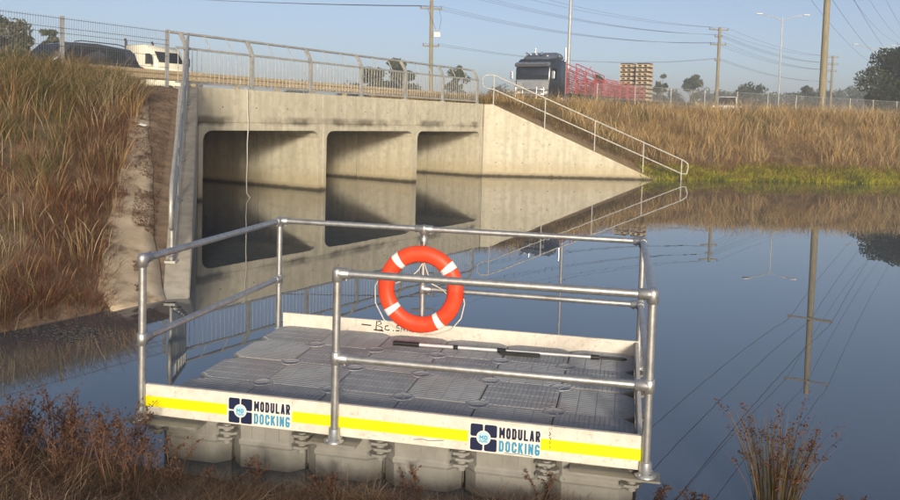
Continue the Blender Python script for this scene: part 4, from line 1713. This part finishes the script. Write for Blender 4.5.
def left_points(N, n0=-8.15, n1=1.85, far=13.0, gap=0.0):
    n = n0 + (n1 - n0) * RNG.random(N)
    s = left_limit(n) - gap - RNG.random(N) ** 1.25 * far
    return s, n, A0.x + DV.x * s + NV.x * n, A0.y + DV.y * s + NV.y * n


def lz(x, y):
    return left_z(*sn_of(x, y))


LP = [(.50, .40, .25), (.29, .195, .11), (.205, .090, .046), (.10, .048, .030), (.15, .148, .05), (.085, .112, .036), (.38, .25, .115)]
sets = []
# matted low growth, every direction
s_, n_, wx, wy = left_points(5200)
pa = noise2(s_, n_, .9, 21)
idx = RNG.choice(7, len(s_), p=[.10, .22, .30, .22, .08, .03, .05])
idx = np.where((n_ < -4.0) & (RNG.random(len(s_)) < .7), RNG.choice([2, 3, 2, 1], len(s_)), idx)
idx = np.where((pa > .58) & (n_ > -5) & (RNG.random(len(s_)) < .6), RNG.choice([4, 5, 1], len(s_)), idx)
zone = np.clip((left_limit(n_) - s_) / 1.6, 0, 1)
idx = np.where((zone < .8) & (RNG.random(len(s_)) < .8), RNG.choice([2, 3, 2], len(s_)), idx)
idx = np.where((n_ > -3.0) & (s_ < -5.0) & (RNG.random(len(s_)) < .6), RNG.choice([4, 5, 1], len(s_)), idx)
sets.append(clumps(wx, wy, lz, 26, .20, .12 + .15 * pa, .0025, .0055, .9, .75, LP, idx, LEAF, .25))
# tussocks with arching leaves
s_, n_, wx, wy = left_points(520, gap=.15)
pb = noise2(s_, n_, 1.6, 24)
hg = RNG.uniform(.34, .72, len(s_)) * np.where(n_ < -5.5, .72, 1.0) * np.clip(.55 + (left_limit(n_) - s_) * .4, .55, 1.1)
idx = RNG.choice(7, len(s_), p=[.24, .24, .14, .05, .14, .09, .10])
idx = np.where((pb > .55) & (RNG.random(len(s_)) < .7), RNG.choice([4, 5, 4, 1], len(s_)), idx)
idx = np.where((n_ < -5) & (RNG.random(len(s_)) < .6), RNG.choice([2, 3, 1], len(s_)), idx)
zone = np.clip((left_limit(n_) - s_) / 1.6, 0, 1)
idx = np.where((zone < .75) & (RNG.random(len(s_)) < .75), RNG.choice([2, 3, 2], len(s_)), idx)
idx = np.where((n_ > -2.6) & (s_ < -5.0) & (RNG.random(len(s_)) < .7), RNG.choice([4, 5, 4, 6], len(s_)), idx)
sets.append(clumps(wx, wy, lz, 110, .17, hg, .0028, .0062, RNG.uniform(.4, 1.3, len(s_)), .20, LP, idx, LEAF, .34, hvar=(.35, 1.2)))
# tall reeds along the fence at the top
s_, n_, wx, wy = left_points(520, -1.8, 1.8, 9)
hg = RNG.uniform(.62, 1.15, len(s_)) * np.interp(s_, [-9, -6, -4.5], [1.25, 1.1, 1.0]) * np.interp(s_, [-5, -3.2, -2.2, -1], [1.0, 1.0, .7, .45])
idx = RNG.choice([4, 5, 1, 0, 6, 4], len(s_))
sets.append(clumps(wx, wy, lz, 46, .16, hg, .005, .010, .8, .16, LP, idx, LEAF, .36))
# dead upright stalks with seed plumes
s_, n_, wx, wy = left_points(1500)
hg = RNG.uniform(.3, .75, len(s_)) * np.where(n_ < -5, .75, 1)
idx = RNG.choice([0, 1, 2, 6, 3], len(s_))
sets.append(clumps(wx, wy, lz, 6, .12, hg, .0035, .007, .35, .12, LP, idx, PLUME, .04, hvar=(.7, 1.3)))
# flattened straw
s_, n_, wx, wy = left_points(1500)
idx = RNG.choice([0, 0, 1, 6], len(s_))
sets.append(clumps(wx, wy, lz, 5, .15, RNG.uniform(.05, .12, len(s_)), .003, .006, 2.0, 2.2, LP, idx, LEAF, .3))
tag(join_blades('bank_grass', sets, MAT['veg']), 'dry brown and olive grass covering the left bank', 'grass', kind='stuff')

# leaf litter on the soil beside the path
sets = []
N = 9000
n_ = -8.0 + 8.2 * RNG.random(N)
sr_ = np.interp(n_, [p[1] for p in PATH_R], [p[0] for p in PATH_R])
wl = .881 * n_ - .80
f = RNG.random(N)
s_ = sr_ - .36 + (wl - sr_ + .40) * f
ok = (noise2(s_ * 1.0, n_ * 1.0, .35, 61) > np.where(s_ < sr_, .56, .25)) 
s_, n_ = s_[ok], n_[ok]
N = len(s_)
x, y = A0.x + DV.x * s_ + NV.x * n_, A0.y + DV.y * s_ + NV.y * n_
hh = RNG.uniform(.006, .03, N)
lean = RNG.standard_normal((N, 2)) * .035
sets.append(blades(np.stack([x, y, left_z(s_, n_) + .03], -1), hh, RNG.uniform(.005, .014, N), lean, pick([BROWN, (.20, .11, .06), (.10, .06, .035)], [3, 2, 2], N), LEAF2))
tag(join_blades('leaf_litter', sets, MAT['veg']), 'brown leaf litter between the concrete path and the wing wall', 'leaf litter', kind='stuff')

# --- right bank
sets = []


def right_base(N, x0, x1, d0, d1, p=1.0):
    """positions on the right bank measured from the shoreline; denser near"""
    x = x0 + (x1 - x0) * RNG.random(N) ** 1.1
    d = d0 + (d1 - d0) * RNG.random(N) ** p
    y = shore_right(x) + d
    ok = (y < 32.47 + (x - 1.25) * 1.604 + 6.0) & ((x > 9.3) | (d > .6))
    return x[ok], y[ok], d[ok]


RP = [(.58, .44, .23), (.52, .335, .125), (.35, .235, .13), (.23, .135, .078), (.14, .09, .055), (.17, .165, .065), (.11, .12, .045)]
cx, cy_, d_ = right_base(7200, 1.7, 33, .10, 15.5, 1.15)
pa, pb, pc = noise2(cx, cy_ * .6, 2.1, 31), noise2(cx, cy_ * .5, 3.1, 32), noise2(cx, cy_, .9, 33)
lowf = np.clip((5.5 - d_) / 4, 0, 1)
near_wing = np.where(cx < 8.6, np.clip(d_ / 1.2, .42, 1), 1.0)
# matted undergrowth
idx = RNG.choice(7, len(cx), p=[.10, .20, .30, .22, .10, .05, .03])
idx = np.where(RNG.random(len(cx)) < lowf * .8, RNG.choice([2, 3, 3, 4], len(cx)), idx)
sets.append(clumps(cx, cy_, right_z, 12, .32, (.20 + .26 * pc) * near_wing, .007, .015, .8, .6, RP, idx, LEAF2, .25))
# standing clumps, each of its own tone
k = RNG.random(len(cx)) < .44
x_, y_, dk, a_, b_2, c_2 = cx[k], cy_[k], d_[k], pa[k], pb[k], pc[k]
hg = RNG.uniform(.32, .85, len(x_)) * (.55 + .8 * a_) * np.clip(.42 + dk * .13, .45, 1.0) * near_wing[k]
idx = RNG.choice(7, len(x_), p=[.26, .26, .22, .11, .04, .08, .03])
idx = np.where(RNG.random(len(x_)) < lowf[k] * .75, RNG.choice([2, 3, 2, 4], len(x_)), idx)
idx = np.where((b_2 > .57) & (RNG.random(len(x_)) < .75), RNG.choice([5, 6, 5, 2], len(x_)), idx)
sets.append(clumps(x_, y_, right_z, 42, .30, hg, .006, .013, RNG.uniform(.3, 1.1, len(x_)), .18, RP, idx, LEAF2, .28, hvar=(.35, 1.25)))
# pale plumed stalks
k = (RNG.random(len(cx)) < .40) & (pa > .4) & (d_ > 1.5)
idx = RNG.choice([0, 1, 0, 2], int(k.sum()))
sets.append(clumps(cx[k], cy_[k], right_z, 7, .30, RNG.uniform(.5, 1.05, int(k.sum())) * near_wing[k], .008, .016, .4, .2, RP, idx, PLUME, .05, hvar=(.7, 1.25)))
tag(join_blades('bank_grass', sets, MAT['veg']), 'tall golden dry grass covering the right bank', 'grass', kind='stuff')

sets = []
cx = np.concatenate([9.1 + 12 * RNG.random(1700), 20 + 16 * RNG.random(900), 7.6 + 1.6 * RNG.random(90)])
d_ = RNG.random(len(cx)) ** 1.2 * 1.5 - .02
cy_ = shore_right(cx) + d_ + .25 * (noise2(cx, cx, 1.3, 44) - .3)
pa = noise2(cx, cy_ * 2, .9, 41)
RE = [LIME, YEL, OLIVE, GREEN, (.30, .19, .08), (.22, .24, .05)]
idx = RNG.choice(6, len(cx), p=[.34, .30, .08, .08, .08, .12])
idx = np.where((pa > .62) & (RNG.random(len(cx)) < .7), RNG.choice([2, 3, 5], len(cx)), idx)
idx = np.where((d_ > 1.0) & (RNG.random(len(cx)) < .5), 4, idx)
sets.append(clumps(cx, cy_, lambda x, y: np.maximum(right_z(x, y), -.04), 15, .17, .14 + .34 * pa * RNG.uniform(.6, 1.2, len(cx)), .014, .026, .7, .25, RE, idx, LEAF2, .2))
tag(join_blades('shore_reeds', sets, MAT['veg']), 'yellow-green reeds along the far waterline of the right bank', 'reeds', kind='stuff')

# verge grass between headwall, guard rail and bridge end
sets = []
cx = RNG.uniform(14.3, 34, 1500)
cn = RNG.uniform(.5, 6.4, 1500)
cx2 = RNG.uniform(-9, .3, 320)
cn2 = RNG.uniform(2.0, 5.6, 320)
cs, cn = np.concatenate([cx, cx2]), np.concatenate([cn, cn2])
wx, wy = A0.x + DV.x * cs + NV.x * cn, A0.y + DV.y * cs + NV.y * cn
per = 14
x, y, ox, oy, rad = tufts(wx, wy, per, .3)
N = len(x)
hh = np.where(np.repeat(cs, per) < 3, .30, .62) * RNG.uniform(.5, 1.25, N)
lean = np.stack([ox, oy], -1) * (hh * .4 * RNG.uniform(.3, 1.2, N))[:, None]
sets.append(blades(np.stack([x, y, np.full(N, ROAD_Z)], -1), hh, RNG.uniform(.012, .026, N), lean, pick([GOLD, TAN, OLIVE, GREEN], [2, 2, 1.6, 1], N), LEAF2, droop=.1))
tag(join_blades('verge_grass', sets, MAT['veg']), 'mixed golden and green verge grass between culvert and road', 'grass', kind='stuff')

# --- foreground bank: matted dry weeds
sets = []


def near_pts(N, x0, x1, d0, d1):
    x = RNG.uniform(x0, x1, N)
    d = RNG.uniform(d0, d1, N)
    return x, shore_near(x) - d


FP = [(.22, .125, .08), (.31, .185, .11), (.15, .085, .058), (.46, .33, .20), (.19, .165, .08), (.62, .48, .30)]
for (x0, x1, d0, d1, cnt, h_) in ((-4.6, -1.0, .0, 1.9, 1500, .15), (-1.4, 1.4, .0, 1.6, 1100, .12), (1.0, 4.5, .0, 1.6, 500, .09)):
    cx, cy_ = near_pts(cnt, x0, x1, d0, d1)
    pa = noise2(cx, cy_, .5, 51)
    idx = RNG.choice(6, cnt, p=[.27, .25, .20, .14, .06, .08])
    sets.append(clumps(cx, cy_, near_z, 20, .09, h_ * (.4 + 1.2 * pa), .0018, .0042, 1.1, .6, FP, idx, LEAF, .3))
    # fallen stems and straw
    cx, cy_ = near_pts(cnt, x0, x1, d0, d1)
    idx = RNG.choice([1, 3, 5, 0, 2, 2, 0], cnt)
    sets.append(clumps(cx, cy_, near_z, 6, .10, RNG.uniform(.03, .10, cnt), .002, .004, 2.0, 2.0, FP, idx, LEAF, .2))
tag(join_blades('bank_weeds', sets, MAT['veg']), 'matted brown dry weeds along the near bank', 'weeds', kind='stuff')


# individual weeds and rushes
def seed_weed(label, xy, z, h, stems, seed, spread=.10, cols=((.135, .070, .045), (.20, .115, .070), (.095, .054, .037)), group=None):
    rg = random.Random(seed)
    root = thing('dock_weed', label, 'weed', (xy[0], xy[1], z), 0, group)
    st, cl_, cc = MB(), [], []
    for i in range(stems):
        a = rg.uniform(0, 6.28)
        hh = h * rg.uniform(.55, 1.0)
        tip = Vector((math.cos(a) * spread * rg.uniform(.3, 1.6), math.sin(a) * spread * rg.uniform(.3, 1.6), hh))
        mid = tip * .5 + Vector((0, 0, hh * .08))
        b0 = Vector((rg.gauss(0, .07), rg.gauss(0, .07), -.03))
        tip += Vector((b0.x, b0.y, 0))
        mid += Vector((b0.x, b0.y, 0)) + Vector((rg.gauss(0, .02), rg.gauss(0, .02), 0))
        st.tube([b0, mid, tip], [.0036, .0028, .0012], 5, cap=False)
        for k in range(rg.randint(6, 10)):
            t = rg.uniform(.35, 1.0)
            p = (b0.lerp(mid, t * 2) if t < .5 else mid.lerp(tip, t * 2 - 1))
            a2 = rg.uniform(0, 6.28)
            br = p + Vector((math.cos(a2), math.sin(a2), .9)) * h * rg.uniform(.06, .18)
            st.tube([p, br], [.0018, .001], 4, cap=False)
            for _ in range(rg.randint(3, 8)):
                f = rg.uniform(.3, 1.05)
                cl_.append(p.lerp(br, f) + Vector((rg.gauss(0, .007), rg.gauss(0, .007), rg.gauss(0, .007))))
    st.build('stems', mat_stem, root)
    V = []
    for p in cl_:
        u = Vector((rg.gauss(0, 1), rg.gauss(0, 1), rg.gauss(0, 1))).normalized()
        w = u.cross(Vector((rg.gauss(0, 1), rg.gauss(0, 1), rg.gauss(0, 1)))).normalized()
        s = rg.uniform(.004, .009)
        V += [p - u * s, p + w * s * .8, p + u * s, p - w * s * .8]
        c = rg.choice(cols)
        cc += [c] * 4
    n = len(cl_)
    me = np_mesh('seed_heads', np.array([tuple(v) for v in V]), np.arange(n * 4), np.arange(n) * 4, np.full(n, 4), np.array(cc), MAT['veg'])
    put('seed_heads', me, root)['kind'] = 'stuff'
    return root


mat_stem = mat('weed stem', (.10, .048, .032), (.18, .095, .055), scale=30, rough=.8)
weeds = [(22, 448, .42, 10, 'broad rusty seeding weed at the far left of the near bank'),
         (62, 452, .48, 12, 'tallest rusty seeding weed left of the dock'),
         (98, 462, .38, 9, 'bushy rusty weed below the open water left of the dock'),
         (128, 470, .36, 8, 'rusty weed just in front of the dock\'s left corner post'),
         (180, 492, .26, 7, 'short rusty weed under the left end of the yellow stripe'),
         (258, 494, .20, 6, 'short weed in front of the second float from the left'),
         (330, 496, .20, 6, 'short weed below the front middle rail post'),
         (405, 497, .18, 6, 'short weed below the fourth float from the left'),
         (545, 498, .36, 5, 'thin weed rising across the right logo sticker'),
         (600, 499, .30, 5, 'thin weed under the right end of the yellow stripe'),
         (655, 497, .22, 5, 'small weed by the dock\'s right corner post'),
         (700, 499, .14, 5, 'tiny weed between the dock and the rush clump'),
         (858, 499, .14, 4, 'tiny weed at the bottom right corner')]
for k, (x, y, h, n, lab) in enumerate(weeds):
    p = on_z(x, y, .05)
    zz = float(near_z(np.array(p.x), np.array(p.y)))
    seed_weed(lab, (p.x, p.y), max(zz, -.05), h, n, 100 + k)

rg = random.Random(77)
protos = [o for o in COL.objects if o.name.startswith('dock_weed') and o.parent is None][:4]
for k in range(18):
    x, y = rg.uniform(-10, 150), rg.uniform(452, 500)
    p = on_z(x, y, .08)
    c = copy_tree(protos[k % 4])
    c.location = (p.x, p.y, max(-.04, float(near_z(np.array(p.x), np.array(p.y)))))
    c.rotation_euler = (0, 0, rg.uniform(0, 6))
    f_ = rg.uniform(.55, .95)
    c.scale = (f_, f_, f_)
    tag(c, 'low rusty seeding weed in the tangle at the bottom left', 'weed', 'rusty weeds in the bottom left tangle')

# rush clump at the lower right
rp = on_z(775, 514, .0)
rush = thing('rush_clump', 'upright rush clump with brown seed heads at the lower right water edge', 'rush', (rp.x, rp.y, float(near_z(np.array(rp.x), np.array(rp.y))) - .02))
N = 230
a = RNG.random(N) * 2 * np.pi
r_ = .11 * np.sqrt(RNG.random(N))
base = np.stack([r_ * np.cos(a), r_ * np.sin(a), np.zeros(N)], -1)
hh = RNG.uniform(.36, .74, N)
lean = np.stack([np.cos(a), np.sin(a)], -1) * (hh * (.08 + .42 * r_ / .11) * RNG.uniform(.2, 1.1, N))[:, None]
col = pick([(.13, .12, .05), (.17, .105, .055), (.22, .15, .085), (.10, .09, .04)], [2, 3, 2, 2], N)
s1 = blades(base, hh, RNG.uniform(.004, .0065, N), lean, col, (1, .9, .75, .5))
join_blades('stems', [s1], MAT['veg'], rush)
V, cc = [], []
rg = random.Random(5)
for i in range(0, N, 2):
    t0 = rg.uniform(.68, .95)
    for _ in range(rg.randint(10, 22)):
        t = t0 + rg.gauss(0, .028)
        p = Vector(base[i]) + Vector((lean[i, 0] * t * t, lean[i, 1] * t * t, hh[i] * t)) + Vector((rg.gauss(0, .008), rg.gauss(0, .008), rg.gauss(0, .006)))
        u = Vector((rg.gauss(0, 1), rg.gauss(0, 1), rg.gauss(0, 1))).normalized()
        w = u.cross(Vector((rg.gauss(0, 1), rg.gauss(0, 1), rg.gauss(0, 1)))).normalized()
        s = rg.uniform(.004, .009)
        V += [p - u * s, p + w * s * .7, p + u * s, p - w * s * .7]
        cc += [rg.choice([(.15, .06, .03), (.21, .09, .045), (.09, .04, .022)])] * 4
n = len(V) // 4
me = np_mesh('seed_heads', np.array([tuple(v) for v in V]), np.arange(n * 4), np.arange(n) * 4, np.full(n, 4), np.array(cc), MAT['veg'])
put('seed_heads', me, rush)['kind'] = 'stuff'

# dead sticks lying at the bottom left
for (x0, y0, x1, y1, r_, lab) in ((66, 497, 84, 474, .006, 'pale dead stick poking up at the bottom left corner'),):
    a, b = on_z(x0, y0, .12), on_z(x1, y1, .12)
    b.z += .06
    tag(MB().tube([a, a.lerp(b, .5) + Vector((0, 0, .01)), b], [r_, r_ * .8, r_ * .5], 6).build('stick', MAT['pallet']), lab, 'stick')

# scrap of litter on the path
p = W(-3.87, -2.72, 0)
p.z = float(left_z(0, np.array(-2.72))) + .06
m = MB()
m.add([(-.12, -.03, 0), (-.02, -.06, .03), (.10, -.02, .0), (.13, .05, .02), (.0, .07, .05), (-.10, .05, .01)], [(0, 1, 4, 5), (1, 2, 3, 4)])
m.add([(-.12, -.03, -.004), (-.02, -.06, .026), (.10, -.02, -.004), (.13, .05, .016), (.0, .07, .046), (-.10, .05, .006)], [(5, 4, 1, 0), (4, 3, 2, 1)])
o = m.build('litter', MAT['paper'])
o.location = p
tag(o, 'crumpled white scrap of litter on the concrete path', 'litter')

# floating weed scum at the left
rg = random.Random(9)
m = MB()
c0 = on_z(66, 333, 0)
for k in range(260):
    x, y = c0.x + rg.gauss(0, .24), c0.y + rg.gauss(0, .15)
    r_ = rg.uniform(.005, .022)
    n = 5
    a0 = rg.uniform(0, 6)
    m.add([(x + r_ * rg.uniform(.6, 1.2) * math.cos(a0 + 6.283 * q / n), y + r_ * rg.uniform(.6, 1.2) * math.sin(a0 + 6.283 * q / n), .004) for q in range(n)], [tuple(range(n))])
tag(m.build('floating_weed', MAT['weed_mat']), 'grey floating weed scum on the water below the left bank', 'weed', kind='stuff')
